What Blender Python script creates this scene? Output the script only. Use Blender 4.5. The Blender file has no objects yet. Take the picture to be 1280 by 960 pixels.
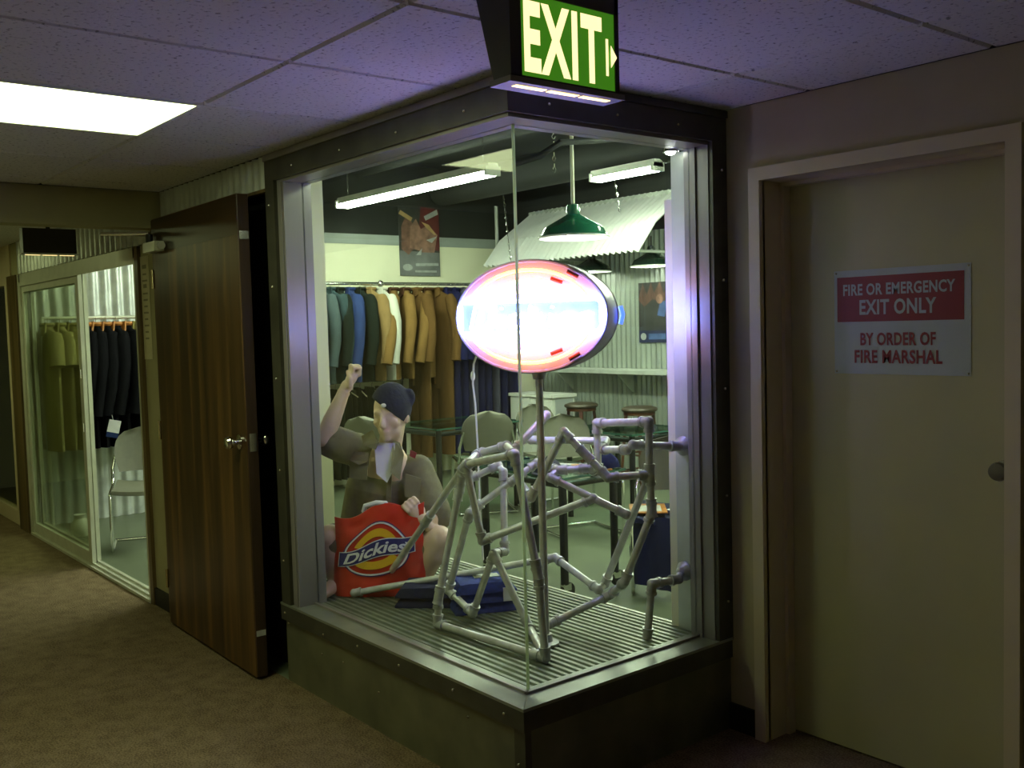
import bpy, bmesh, math, random
from mathutils import Vector, Matrix, noise
random.seed(7)
SC = bpy.context.scene
COL = SC.collection
R = math.radians
# ------------------------------------------------------------------ camera
F_PX = 1231.8
CAM = Vector((2.352, -1.921, 1.555))
YAW, PITCH, ROLL = 0.8895, -0.0593, 0.0275
FW = Vector((-math.sin(YAW) * math.cos(PITCH), math.cos(YAW) * math.cos(PITCH), math.sin(PITCH)))
_rt = Vector((math.cos(YAW), math.sin(YAW), 0))
_up = _rt.cross(FW)
RT = math.cos(ROLL) * _rt - math.sin(ROLL) * _up
UP = math.sin(ROLL) * _rt + math.cos(ROLL) * _up
cam = bpy.data.cameras.new('camera')
camo = bpy.data.objects.new('camera', cam)
COL.objects.link(camo)
camo.matrix_world = Matrix(((RT.x, UP.x, -FW.x, CAM.x), (RT.y, UP.y, -FW.y, CAM.y), (RT.z, UP.z, -FW.z, CAM.z), (0, 0, 0, 1)))
cam.sensor_width = 36.0
cam.lens = F_PX / 1280 * 36.0
cam.clip_start = 0.05
SC.camera = camo
# ------------------------------------------------------------------ world, exposure, light levels
w = bpy.data.worlds.new('world'); SC.world = w; w.use_nodes = True
w.node_tree.nodes['Background'].inputs[0].default_value = (0.5, 0.6, 0.5, 1)
w.node_tree.nodes['Background'].inputs[1].default_value = 0.01
SC.view_settings.view_transform = 'Standard'
SC.view_settings.look = 'None'
SC.view_settings.gamma = 1.0
SC.view_settings.exposure = 0.0
SC.view_settings.use_curve_mapping = False
try:
    SC.cycles.max_bounces = 6
    SC.cycles.transparent_max_bounces = 16
    SC.cycles.use_denoising = True
    SC.cycles.sample_clamp_indirect = 4.0
    SC.cycles.caustics_reflective = False
    SC.cycles.caustics_refractive = False
except Exception:
    pass
L_HALL = 7.6       # ceiling troffer in the hall
L_FAR_FILL = 5.0        # added fill panel past the header
L_TUBE = 118.0       # shop fluorescents
L_BULB = 130.0      # pendant lamps
L_NEON = 1.0       # multiplier on all neon tubing


def hit(px, py, ax, val):
    v = FW + (px - 640) / F_PX * RT + (480 - py) / F_PX * UP
    t = (val - CAM[ax]) / v[ax]
    return CAM + t * v


def atd(px, py, d):
    return CAM + d * (FW + (px - 640) / F_PX * RT + (480 - py) / F_PX * UP)


# ------------------------------------------------------------------ materials
MATS = {}


def mat(name, col, rough=0.6, metal=0.0, var=0.0, scale=20.0, bump=0.0, emit=0.0, ecol=None, spec=0.5, stretch=None, coat=0.0, trans=0.0):
    if name in MATS:
        return MATS[name]
    m = bpy.data.materials.new(name); m.use_nodes = True
    nt = m.node_tree; b = nt.nodes['Principled BSDF']
    b.inputs['Base Color'].default_value = (*col, 1)
    b.inputs['Roughness'].default_value = rough
    b.inputs['Metallic'].default_value = metal
    b.inputs['Specular IOR Level'].default_value = spec
    if coat: b.inputs['Coat Weight'].default_value = coat
    if emit:
        b.inputs['Emission Color'].default_value = (*(ecol or col), 1)
        b.inputs['Emission Strength'].default_value = emit
    if var or bump:
        tc = nt.nodes.new('ShaderNodeTexCoord')
        mp = nt.nodes.new('ShaderNodeMapping')
        if stretch: mp.inputs['Scale'].default_value = stretch
        nz = nt.nodes.new('ShaderNodeTexNoise')
        nz.inputs['Scale'].default_value = scale; nz.inputs['Detail'].default_value = 6
        nt.links.new(tc.outputs['Object'], mp.inputs[0]); nt.links.new(mp.outputs[0], nz.inputs['Vector'])
        if var:
            cr = nt.nodes.new('ShaderNodeValToRGB')
            cr.color_ramp.elements[0].position = 0.3; cr.color_ramp.elements[1].position = 0.7
            cr.color_ramp.elements[0].color = (*[c * (1 - var) for c in col], 1)
            cr.color_ramp.elements[1].color = (*[min(1, c * (1 + var)) for c in col], 1)
            nt.links.new(nz.outputs['Fac'], cr.inputs[0]); nt.links.new(cr.outputs[0], b.inputs['Base Color'])
        if bump:
            bp = nt.nodes.new('ShaderNodeBump'); bp.inputs['Strength'].default_value = bump
            bp.inputs['Distance'].default_value = 0.01
            nt.links.new(nz.outputs['Fac'], bp.inputs['Height']); nt.links.new(bp.outputs[0], b.inputs['Normal'])
    MATS[name] = m
    return m


def glass_mat(name, tint=(0.96, 0.985, 0.97), base=0.035, edge=0.55):
    m = bpy.data.materials.new(name); m.use_nodes = True
    nt = m.node_tree; nt.nodes.clear()
    out = nt.nodes.new('ShaderNodeOutputMaterial'); mx = nt.nodes.new('ShaderNodeMixShader')
    tr = nt.nodes.new('ShaderNodeBsdfTransparent'); tr.inputs[0].default_value = (*tint, 1)
    gl = nt.nodes.new('ShaderNodeBsdfGlossy'); gl.inputs['Roughness'].default_value = 0.0
    lw = nt.nodes.new('ShaderNodeLayerWeight'); lw.inputs[0].default_value = 0.5
    p = nt.nodes.new('ShaderNodeMath'); p.operation = 'POWER'; p.inputs[1].default_value = 4
    a = nt.nodes.new('ShaderNodeMath'); a.operation = 'MULTIPLY_ADD'; a.inputs[1].default_value = edge; a.inputs[2].default_value = base
    nt.links.new(lw.outputs['Facing'], p.inputs[0]); nt.links.new(p.outputs[0], a.inputs[0]); nt.links.new(a.outputs[0], mx.inputs[0])
    nt.links.new(tr.outputs[0], mx.inputs[1]); nt.links.new(gl.outputs[0], mx.inputs[2]); nt.links.new(mx.outputs[0], out.inputs[0])
    MATS[name] = m
    return m


def wood_mat(name, c1, c2, c3, rough=0.35, sc=(14, 14, 0.7)):
    m = bpy.data.materials.new(name); m.use_nodes = True
    nt = m.node_tree; b = nt.nodes['Principled BSDF']; b.inputs['Roughness'].default_value = rough
    tc = nt.nodes.new('ShaderNodeTexCoord'); mp = nt.nodes.new('ShaderNodeMapping'); mp.inputs['Scale'].default_value = sc
    nz = nt.nodes.new('ShaderNodeTexNoise'); nz.inputs['Scale'].default_value = 1.0; nz.inputs['Detail'].default_value = 8; nz.inputs['Distortion'].default_value = 0.6
    cr = nt.nodes.new('ShaderNodeValToRGB')
    cr.color_ramp.elements[0].position = 0.3; cr.color_ramp.elements[0].color = (*c1, 1)
    cr.color_ramp.elements[1].position = 0.75; cr.color_ramp.elements[1].color = (*c3, 1)
    e = cr.color_ramp.elements.new(0.52); e.color = (*c2, 1)
    nt.links.new(tc.outputs['Object'], mp.inputs[0]); nt.links.new(mp.outputs[0], nz.inputs['Vector'])
    nt.links.new(nz.outputs['Fac'], cr.inputs[0]); nt.links.new(cr.outputs[0], b.inputs['Base Color'])
    MATS[name] = m
    return m


def carpet_mat():
    m = bpy.data.materials.new('carpet'); m.use_nodes = True
    nt = m.node_tree; b = nt.nodes['Principled BSDF']; b.inputs['Roughness'].default_value = 1.0; b.inputs['Specular IOR Level'].default_value = 0.1
    tc = nt.nodes.new('ShaderNodeTexCoord')
    n1 = nt.nodes.new('ShaderNodeTexNoise'); n1.inputs['Scale'].default_value = 140; n1.inputs['Detail'].default_value = 4
    n2 = nt.nodes.new('ShaderNodeTexNoise'); n2.inputs['Scale'].default_value = 14; n2.inputs['Detail'].default_value = 3
    ad = nt.nodes.new('ShaderNodeMath'); ad.operation = 'MULTIPLY_ADD'; ad.inputs[1].default_value = 0.35
    cr = nt.nodes.new('ShaderNodeValToRGB')
    cr.color_ramp.elements[0].position = 0.5; cr.color_ramp.elements[0].color = (0.105, 0.074, 0.041, 1)
    cr.color_ramp.elements[1].position = 0.85; cr.color_ramp.elements[1].color = (0.28, 0.205, 0.118, 1)
    nt.links.new(tc.outputs['Object'], n1.inputs['Vector']); nt.links.new(tc.outputs['Object'], n2.inputs['Vector'])
    nt.links.new(n2.outputs['Fac'], ad.inputs[0]); nt.links.new(n1.outputs['Fac'], ad.inputs[2]); nt.links.new(ad.outputs[0], cr.inputs[0])
    nt.links.new(cr.outputs[0], b.inputs['Base Color'])
    bp = nt.nodes.new('ShaderNodeBump'); bp.inputs['Strength'].default_value = 0.8; bp.inputs['Distance'].default_value = 0.008
    nt.links.new(n1.outputs['Fac'], bp.inputs['Height']); nt.links.new(bp.outputs[0], b.inputs['Normal'])
    MATS['carpet'] = m
    return m


def tile_mat():
    m = bpy.data.materials.new('ceiling_tile'); m.use_nodes = True
    nt = m.node_tree; b = nt.nodes['Principled BSDF']; b.inputs['Roughness'].default_value = 0.95
    tc = nt.nodes.new('ShaderNodeTexCoord')
    n1 = nt.nodes.new('ShaderNodeTexNoise'); n1.inputs['Scale'].default_value = 70; n1.inputs['Detail'].default_value = 3
    cr = nt.nodes.new('ShaderNodeValToRGB')
    cr.color_ramp.elements[0].position = 0.30; cr.color_ramp.elements[0].color = (0.27, 0.26, 0.24, 1)
    cr.color_ramp.elements[1].position = 0.42; cr.color_ramp.elements[1].color = (0.72, 0.71, 0.68, 1)
    nt.links.new(tc.outputs['Object'], n1.inputs['Vector']); nt.links.new(n1.outputs['Fac'], cr.inputs[0]); nt.links.new(cr.outputs[0], b.inputs['Base Color'])
    bp = nt.nodes.new('ShaderNodeBump'); bp.inputs['Strength'].default_value = 0.3; bp.inputs['Distance'].default_value = 0.004
    nt.links.new(n1.outputs['Fac'], bp.inputs['Height']); nt.links.new(bp.outputs[0], b.inputs['Normal'])
    MATS['tile'] = m
    return m


carpet_mat(); tile_mat()
glass_mat('glass'); glass_mat('glass_hazy', (0.90, 0.93, 0.84), 0.05, 0.5); glass_mat('glass_green', (0.78, 0.93, 0.86), 0.10, 0.5)
wood_mat('door_wood', (0.028, 0.013, 0.004), (0.075, 0.036, 0.009), (0.20, 0.10, 0.022))
wood_mat('stool_wood', (0.03, 0.012, 0.005), (0.07, 0.025, 0.01), (0.12, 0.045, 0.02))
wood_mat('jamb_wood', (0.05, 0.03, 0.012), (0.12, 0.08, 0.03), (0.2, 0.13, 0.05))
mat('cream_wall', (0.48, 0.42, 0.26), 0.85, var=0.05, scale=6, bump=0.04)
mat('cream_trim', (0.62, 0.53, 0.34), 0.5, var=0.04, scale=5)
mat('cream_door', (0.48, 0.44, 0.24), 0.55, var=0.05, scale=3)
mat('olive_wall', (0.40, 0.37, 0.20), 0.85, var=0.06, scale=5)
mat('shop_white', (0.86, 0.86, 0.63), 0.8, var=0.03, scale=4)
mat('shop_black', (0.016, 0.019, 0.017), 0.8, var=0.2, scale=3)
mat('shop_band', (0.33, 0.37, 0.34), 0.6, var=0.08, scale=6)
mat('shop_floor', (0.125, 0.148, 0.088), 0.45, var=0.10, scale=4)
mat('doorway_dark', (0.006, 0.006, 0.006), 0.9, var=0.1, scale=4)  # near black, stands for the dark inside the doorway
mat('dark_base', (0.012, 0.010, 0.008), 0.6, var=0.1)
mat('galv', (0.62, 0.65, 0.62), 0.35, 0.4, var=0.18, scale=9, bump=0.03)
mat('galv_dull', (0.60, 0.64, 0.58), 0.5, 0.45, var=0.15, scale=7)
mat('frame_metal', (0.32, 0.30, 0.29), 0.34, 0.35, var=0.12, scale=7, stretch=(1, 1, 0.2))
mat('frame_dark', (0.085, 0.082, 0.06), 0.35, 0.35, var=0.25, scale=8)
mat('base_panel', (0.19, 0.19, 0.12), 0.34, 0.4, var=0.25, scale=5)
mat('sill_metal', (0.34, 0.36, 0.30), 0.36, 0.6, var=0.12, scale=8)
mat('deck_metal', (0.26, 0.29, 0.22), 0.4, 0.55, var=0.2, scale=12)
mat('pipe', (0.72, 0.72, 0.70), 0.32, 0.3, var=0.18, scale=25, bump=0.03)
mat('fitting', (0.56, 0.56, 0.55), 0.42, 0.3, var=0.25, scale=35, bump=0.08)
mat('chrome', (0.8, 0.8, 0.78), 0.12, 1.0, var=0.03)
mat('screw', (0.75, 0.75, 0.68), 0.25, 0.9, var=0.05)
mat('brass', (0.75, 0.62, 0.35), 0.2, 0.9, var=0.05)
mat('knob_metal', (0.16, 0.15, 0.14), 0.3, 0.7, var=0.05)
mat('alu', (0.66, 0.67, 0.55), 0.4, 0.3, var=0.08, scale=10)
mat('white_paint', (0.78, 0.80, 0.72), 0.5, var=0.03, scale=4)
mat('lamp_diffuser', (0.9, 0.95, 0.9), 0.6, emit=L_HALL, ecol=(0.88, 1.0, 0.52), var=0.01)
mat('fill_diffuser_far', (0.9, 0.95, 0.9), 0.6, emit=L_FAR_FILL, ecol=(0.88, 1.0, 0.45), var=0.01)
mat('tube_light', (0.9, 0.95, 0.9), 0.5, emit=L_TUBE, ecol=(0.86, 1.0, 0.74), var=0.01)
mat('bulb', (1, 1, 0.95), 0.5, emit=L_BULB, ecol=(0.95, 1.0, 0.85), var=0.01)
mat('shade_green', (0.012, 0.12, 0.065), 0.15, var=0.1, scale=5, coat=0.6)
mat('shade_dark', (0.006, 0.02, 0.013), 0.2, var=0.1, scale=5, coat=0.5)
mat('shade_white', (0.85, 0.87, 0.82), 0.3, var=0.02)
mat('cord', (0.62, 0.64, 0.45), 0.5, var=0.05)
mat('skin', (0.72, 0.53, 0.35), 0.45, var=0.05, scale=8)
mat('khaki', (0.155, 0.14, 0.07), 0.9, var=0.15, scale=30, bump=0.15)
mat('khaki_shorts', (0.19, 0.15, 0.08), 0.9, var=0.12, scale=30, bump=0.15)
mat('tee_white', (0.72, 0.70, 0.74), 0.9, var=0.03, scale=20, bump=0.1)
mat('beanie_navy', (0.002, 0.003, 0.024), 0.95, var=0.3, scale=60, bump=0.4)
mat('white_cloth', (0.75, 0.75, 0.72), 0.9, var=0.05)
mat('bag_red', (0.62, 0.035, 0.015), 0.28, var=0.1, scale=6, bump=0.1, coat=0.3)
mat('print_blue', (0.02, 0.02, 0.14), 0.4, var=0.05)
mat('print_yellow', (0.85, 0.50, 0.02), 0.4, var=0.05)
mat('print_white', (0.80, 0.80, 0.78), 0.45, var=0.02)
mat('print_red', (0.23, 0.008, 0.010), 0.5, var=0.05, scale=10)
mat('sign_white', (0.44, 0.47, 0.46), 0.5, var=0.03, scale=10)
mat('jeans', (0.022, 0.04, 0.22), 0.9, var=0.25, scale=60, bump=0.2)
mat('jeans_dark', (0.010, 0.013, 0.05), 0.9, var=0.25, scale=60, bump=0.2)
mat('chair_shell', (0.19, 0.19, 0.14), 0.55, var=0.06, scale=30)
mat('chair_dark', (0.075, 0.07, 0.055), 0.7, var=0.1, scale=30)
mat('navy_cloth', (0.008, 0.011, 0.05), 0.9, var=0.2, scale=40, bump=0.1)
mat('black_metal', (0.02, 0.02, 0.02), 0.4, 0.4, var=0.2)
mat('rubber', (0.012, 0.012, 0.012), 0.6, var=0.1)
mat('stool_seat', (0.07, 0.055, 0.038), 0.4, var=0.15, scale=10)
mat('exit_green', (0.03, 0.2, 0.02), 0.4, emit=0.28, ecol=(0.13, 0.55, 0.02), var=0.01)
mat('exit_letter', (0.9, 0.85, 0.6), 0.4, emit=1.5, ecol=(1.0, 0.74, 0.38), var=0.01)
mat('exit_core', (0.9, 0.85, 0.6), 0.4, emit=1.7, ecol=(1.0, 0.72, 0.30), var=0.01)
mat('can_dull', (0.22, 0.20, 0.20), 0.5, var=0.05)
mat('exit_case', (0.03, 0.022, 0.015), 0.45, var=0.1)
mat('paper', (0.62, 0.58, 0.36), 0.8, var=0.04, scale=8)
mat('ink', (0.28, 0.26, 0.15), 0.8, var=0.05)


# ------------------------------------------------------------------ mesh builder
class MB:
    def __init__(s):
        s.v = []; s.f = []

    def add(s, vs, fs):
        o = len(s.v); s.v += [Vector(x) for x in vs]; s.f += [tuple(i + o for i in f) for f in fs]
        return s

    def box(s, a, b):
        x0, x1 = sorted((a[0], b[0])); y0, y1 = sorted((a[1], b[1])); z0, z1 = sorted((a[2], b[2]))
        return s.add([(x0, y0, z0), (x1, y0, z0), (x1, y1, z0), (x0, y1, z0), (x0, y0, z1), (x1, y0, z1), (x1, y1, z1), (x0, y1, z1)],
                     [(0, 3, 2, 1), (4, 5, 6, 7), (0, 1, 5, 4), (1, 2, 6, 5), (2, 3, 7, 6), (3, 0, 4, 7)])

    def obox(s, c, ax, ay, az, h):
        """box with centre c, axes and half sizes"""
        c = Vector(c); vs = []
        for k in (-1, 1):
            for (i, j) in ((-1, -1), (1, -1), (1, 1), (-1, 1)):
                vs.append(c + ax * i * h[0] + ay * j * h[1] + az * k * h[2])
        return s.add(vs, [(0, 3, 2, 1), (4, 5, 6, 7), (0, 1, 5, 4), (1, 2, 6, 5), (2, 3, 7, 6), (3, 0, 4, 7)])

    def prism(s, poly, off):
        """polygon (3d points) extruded by vector off"""
        n = len(poly); off = Vector(off)
        a = [Vector(p) for p in poly]; b = [p + off for p in a]
        return s.add(a + b, [tuple(range(n))[::-1], tuple(range(n, 2 * n))] + [(i, (i + 1) % n, n + (i + 1) % n, n + i) for i in range(n)])

    def tube(s, pts, r, n=10, cap=True, closed=False):
        pts = [Vector(p) for p in pts]; m = len(pts)
        rs = r if isinstance(r, (list, tuple)) else [r] * m
        rings = []; up = None
        for i in range(m):
            if closed: t = pts[(i + 1) % m] - pts[i - 1]
            elif i == 0: t = pts[1] - pts[0]
            elif i == m - 1: t = pts[-1] - pts[-2]
            else: t = (pts[i + 1] - pts[i]).normalized() + (pts[i] - pts[i - 1]).normalized()
            if t.length < 1e-9: t = Vector((0, 0, 1))
            t.normalize()
            if up is None:
                up = Vector((0, 0, 1)) if abs(t.z) < 0.9 else Vector((1, 0, 0))
            a = t.cross(up)
            if a.length < 1e-6: a = t.orthogonal()
            a.normalize(); b = a.cross(t).normalized(); up = b
            rings.append([pts[i] + (a * math.cos(2 * math.pi * k / n) + b * math.sin(2 * math.pi * k / n)) * rs[i] for k in range(n)])
        vs = [p for rg in rings for p in rg]; fs = []
        for i in range(m if closed else m - 1):
            j = (i + 1) % m
            for k in range(n):
                fs.append((i * n + k, i * n + (k + 1) % n, j * n + (k + 1) % n, j * n + k))
        if cap and not closed:
            fs.append(tuple(range(n))[::-1]); fs.append(tuple(range((m - 1) * n, m * n)))
        return s.add(vs, fs)

    def lathe(s, prof, c=(0, 0, 0), n=24, axis='z', sx=1, sy=1):
        c = Vector(c); vs = []; fs = []; m = len(prof)
        for (r, h) in prof:
            for k in range(n):
                a = 2 * math.pi * k / n
                x, y = r * math.cos(a) * sx, r * math.sin(a) * sy
                vs.append(c + (Vector((x, y, h)) if axis == 'z' else Vector((h, x, y)) if axis == 'x' else Vector((x, h, y))))
        for i in range(m - 1):
            for k in range(n):
                fs.append((i * n + k, i * n + (k + 1) % n, (i + 1) * n + (k + 1) % n, (i + 1) * n + k))
        if prof[0][0] > 1e-6: fs.append(tuple(range(n))[::-1])
        if prof[-1][0] > 1e-6: fs.append(tuple(range((m - 1) * n, m * n)))
        return s.add(vs, fs)

    def ball(s, c, r, n=12, m=8, sc=(1, 1, 1), rot=None):
        c = Vector(c); vs = []; fs = []
        for i in range(m + 1):
            th = math.pi * i / m
            for k in range(n):
                a = 2 * math.pi * k / n
                q = Vector((math.sin(th) * math.cos(a) * sc[0], math.sin(th) * math.sin(a) * sc[1], math.cos(th) * sc[2])) * r
                vs.append(c + (rot @ q if rot else q))
        for i in range(m):
            for k in range(n):
                fs.append((i * n + k, (i + 1) * n + k, (i + 1) * n + (k + 1) % n, i * n + (k + 1) % n))
        return s.add(vs, fs)

    def grid(s, fn, nu, nv, thick=None):
        vs = [fn(i / nu, j / nv) for j in range(nv + 1) for i in range(nu + 1)]
        fs = [(j * (nu + 1) + i, j * (nu + 1) + i + 1, (j + 1) * (nu + 1) + i + 1, (j + 1) * (nu + 1) + i) for j in range(nv) for i in range(nu)]
        return s.add(vs, fs)

    def xform(s, M):
        s.v = [M @ p for p in s.v]; return s

    def mesh(s, name, m, smooth=False, shift=None):
        me = bpy.data.meshes.new(name)
        vs = [p - shift for p in s.v] if shift is not None else s.v
        me.from_pydata([tuple(p) for p in vs], [], s.f); me.validate(); me.update()
        bm = bmesh.new(); bm.from_mesh(me)
        bmesh.ops.remove_doubles(bm, verts=bm.verts, dist=1e-6)
        bmesh.ops.recalc_face_normals(bm, faces=bm.faces); bm.to_mesh(me); bm.free()
        if m: me.materials.append(MATS[m] if isinstance(m, str) else m)
        if smooth:
            for p in me.polygons: p.use_smooth = True
            try: me.set_sharp_from_angle(angle=R(42))
            except Exception: pass
        return me

    def build(s, name, m, parent=None, smooth=False, world=True):
        """parent None: origin at the base centre; else world coords relative to the root"""
        if parent is None:
            xs = [p.x for p in s.v]; ys = [p.y for p in s.v]; zs = [p.z for p in s.v]
            c = Vector(((min(xs) + max(xs)) / 2, (min(ys) + max(ys)) / 2, min(zs)))
            o = bpy.data.objects.new(name, s.mesh(name, m, smooth, c)); o.location = c
        else:
            sh = None
            if world:
                sh = Vector((0, 0, 0)); q = parent
                while q is not None:
                    sh += Vector(q.location); q = q.parent
            o = bpy.data.objects.new(name, s.mesh(name, m, smooth, sh)); o.parent = parent
        COL.objects.link(o)
        return o


def root(name, loc, rz=0.0, label=None, cat=None, group=None, kind=None):
    o = bpy.data.objects.new(name, None); o.empty_display_size = 0.05; o.location = loc; o.rotation_euler = (0, 0, rz); COL.objects.link(o)
    return tag(o, label, cat, group, kind)


def tag(o, label=None, cat=None, group=None, kind=None):
    if label: o['label'] = label
    if cat: o['category'] = cat
    if group: o['group'] = group
    if kind: o['kind'] = kind
    return o


def link_copy(o, parent, loc=None):
    c = o.copy(); c.parent = parent
    if loc is not None: c.location = loc
    COL.objects.link(c); return c


def text_mesh(body, size=1.0, sx=1.0, bold=0.0, extrude=0.0, shear=0.0, gap=1.0):
    """flat lettering as MB in the local XY plane, centred"""
    cu = bpy.data.curves.new('lettering', 'FONT'); cu.body = body; cu.size = size; cu.offset = bold; cu.extrude = extrude; cu.shear = shear; cu.space_character = gap
    cu.align_x = 'CENTER'; cu.align_y = 'CENTER'; cu.resolution_u = 3
    o = bpy.data.objects.new('lettering', cu); COL.objects.link(o)
    dg = bpy.context.evaluated_depsgraph_get(); me = bpy.data.meshes.new_from_object(o.evaluated_get(dg))
    mb = MB(); mb.add([Vector((v.co.x * sx, v.co.y, v.co.z)) for v in me.vertices], [tuple(p.vertices) for p in me.polygons])
    bpy.data.objects.remove(o); bpy.data.curves.remove(cu); bpy.data.meshes.remove(me)
    return mb


def fit_text(body, w, h, **k):
    mb = text_mesh(body, **k)
    xs = [p.x for p in mb.v]; ys = [p.y for p in mb.v]
    cx, cy = (min(xs) + max(xs)) / 2, (min(ys) + max(ys)) / 2
    fx, fy = w / (max(xs) - min(xs)), h / (max(ys) - min(ys))
    mb.v = [Vector(((p.x - cx) * fx, (p.y - cy) * fy, p.z)) for p in mb.v]
    return mb


def frame_M(o, u, v):
    """matrix taking local (x,y,z) to o + x*u + y*v + z*(u x v)"""
    u = Vector(u).normalized(); v = Vector(v); n = u.cross(v).normalized(); v = n.cross(u)
    return Matrix(((u.x, v.x, n.x, o[0]), (u.y, v.y, n.y, o[1]), (u.z, v.z, n.z, o[2]), (0, 0, 0, 1)))


def corrugated(name, m, o, u, v, w, h, parent=None, pitch=0.068, amp=0.010, kind=None):
    """sheet from corner o, ridges running along v; 6 samples a wave, with a back side"""
    u = Vector(u).normalized(); v = Vector(v).normalized(); nn = u.cross(v)
    k = max(2, int(round(w / pitch * 6))); mb = MB(); o = Vector(o)
    prof = [(w * i / k, amp * math.sin(2 * math.pi * (w * i / k) / pitch)) for i in range(k + 1)]
    vs = []
    for (a, d) in prof:
        for (z, e) in ((0, 0), (h, 0), (0, -0.002), (h, -0.002)):
            vs.append(o + u * a + v * z + nn * (d + e))
    fs = []
    for i in range(k):
        a, b = i * 4, (i + 1) * 4
        fs += [(a, b, b + 1, a + 1), (a + 3, b + 3, b + 2, a + 2), (a + 1, b + 1, b + 3, a + 3), (a + 2, b + 2, b, a)]
    fs += [(0, 1, 3, 2), (k * 4, k * 4 + 2, k * 4 + 3, k * 4 + 1)]
    mb.add(vs, fs)
    ob = mb.build(name, m, parent, smooth=True)
    if kind: ob['kind'] = kind
    return ob


def struct(name, mb, m, parent=None, smooth=False):
    o = mb.build(name, m, parent, smooth)
    if parent is None: o['kind'] = 'structure'
    return o


# ================================================================== THE SETTING
H = 2.32
FX0, FX1, FY0 = -9.0, 4.4, -2.7
YD = 1.02           # wall with the emergency door
SX0, SY1 = -6.4, 5.3   # far shop walls
SH = 3.25           # shop ceiling
# floors
struct('floor', MB().box((FX0, FY0, -0.05), (FX1, 0.0, 0)).box((0, 0, -0.05), (FX1, 1.2, 0)), 'carpet')
o = struct('floor_shop', MB().box((FX0, 0.0, -0.05), (0, SY1, -0.002)), 'shop_floor')
# hall walls
struct('wall_opposite', MB().box((FX0, FY0 - 0.1, 0), (FX1, FY0, H)), 'cream_wall')
struct('wall_hall_end', MB().box((FX1, FY0, 0), (FX1 + 0.1, 1.3, H)), 'cream_wall')
struct('wall_hall_far', MB().box((FX0 - 0.1, FY0, 0), (FX0, 0, H)), 'olive_wall')
DX0, DX1 = 0.172, 1.03   # emergency door opening
DZ = 2.045
wd = MB().box((0.0, YD, 0), (DX0 - 0.02, YD + 0.16, H)).box((DX1 + 0.02, YD, 0), (FX1, YD + 0.16, H)).box((DX0 - 0.02, YD, DZ + 0.02), (DX1 + 0.02, YD + 0.16, H))
wd.box((DX0 - 0.1, YD + 0.2, 0), (DX1 + 0.1, YD + 0.24, H))
struct('wall_right', wd, 'cream_wall')
struct('baseboard_right', MB().box((0.0, YD - 0.012, 0), (0.128, YD, 0.10)).box((DX1 + 0.075, YD - 0.012, 0), (FX1, YD, 0.10)), 'dark_base')
# bulkhead across the hall
struct('trim_1', MB().box((-3.10, FY0, 2.125), (-2.98, 0, H)).box((-2.98, FY0, 2.125), (-2.965, 0, 2.15)), 'olive_wall')
# ceiling: dark backing with single tiles
ceil = root('ceiling', (0, 0, H), kind='structure')
MB().box((FX0, FY0, H + 0.018), (0, 0.14, H + 0.06)).box((0, FY0, H + 0.018), (FX1, YD + 0.2, H + 0.06)).build('ceiling_grid', 'dark_base', ceil)
full = {}


def tile(x0, x1, y0, y1):
    g = 0.005; z0 = H
    key = (round(x1 - x0, 3), round(y1 - y0, 3))
    if key not in full:
        hx, hy = (x1 - x0) / 2 - g, (y1 - y0) / 2 - g; e = 0.006
        mb = MB().add([(-hx + e, -hy + e, 0), (hx - e, -hy + e, 0), (hx - e, hy - e, 0), (-hx + e, hy - e, 0), (-hx, -hy, 0.008), (hx, -hy, 0.008), (hx, hy, 0.008), (-hx, hy, 0.008), (-hx, -hy, 0.019), (hx, -hy, 0.019), (hx, hy, 0.019), (-hx, hy, 0.019)],
                      [(0, 3, 2, 1), (8, 9, 10, 11)] + [(i, (i + 1) % 4, 4 + (i + 1) % 4, 4 + i) for i in range(4)] + [(4 + i, 4 + (i + 1) % 4, 8 + (i + 1) % 4, 8 + i) for i in range(4)])
        full[key] = mb.mesh('ceiling_tile', 'tile')
    o = bpy.data.objects.new('ceiling_tile', full[key]); o.parent = ceil; o.location = ((x0 + x1) / 2, (y0 + y1) / 2, 0); COL.objects.link(o)


XL = [-2.97] + [-0.25 + 0.62 * k for k in range(-4, 8)]
XL = [x for x in XL if x < FX1 - 0.1] + [FX1]
YL = [FY0, -1.82, -0.60, 0.62, YD]
LX0, LX1, LY0, LY1 = -0.25 - 1.24, -0.25 - 0.62, -1.82, -0.60
for i in range(len(XL) - 1):
    for j in range(len(YL) - 1):
        x0, x1, y0, y1 = XL[i], XL[i + 1], YL[j], YL[j + 1]
        if x1 - x0 < 0.05: continue
        if abs(x0 - LX0) < 0.02 and abs(y0 - LY0) < 0.02: continue
        if x0 < -0.01 and y0 >= 0: continue
        if y0 < 0 < y1 and x1 <= 0.01: y1 = 0.0
        if y0 < 0 < y1 and x0 < 0 < x1:
            tile(x0, x1, y0, 0.0); tile(0.0, x1, 0.0, y1); continue
        if y0 >= 0 and x0 < 0 < x1: x0 = 0.0
        tile(x0, x1, y0, y1)
tile(0.0, 0.37, 0.62, YD)
struct('ceiling_far', MB().box((FX0, FY0, H), (-3.1, 0, H + 0.02)), 'tile')


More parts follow.
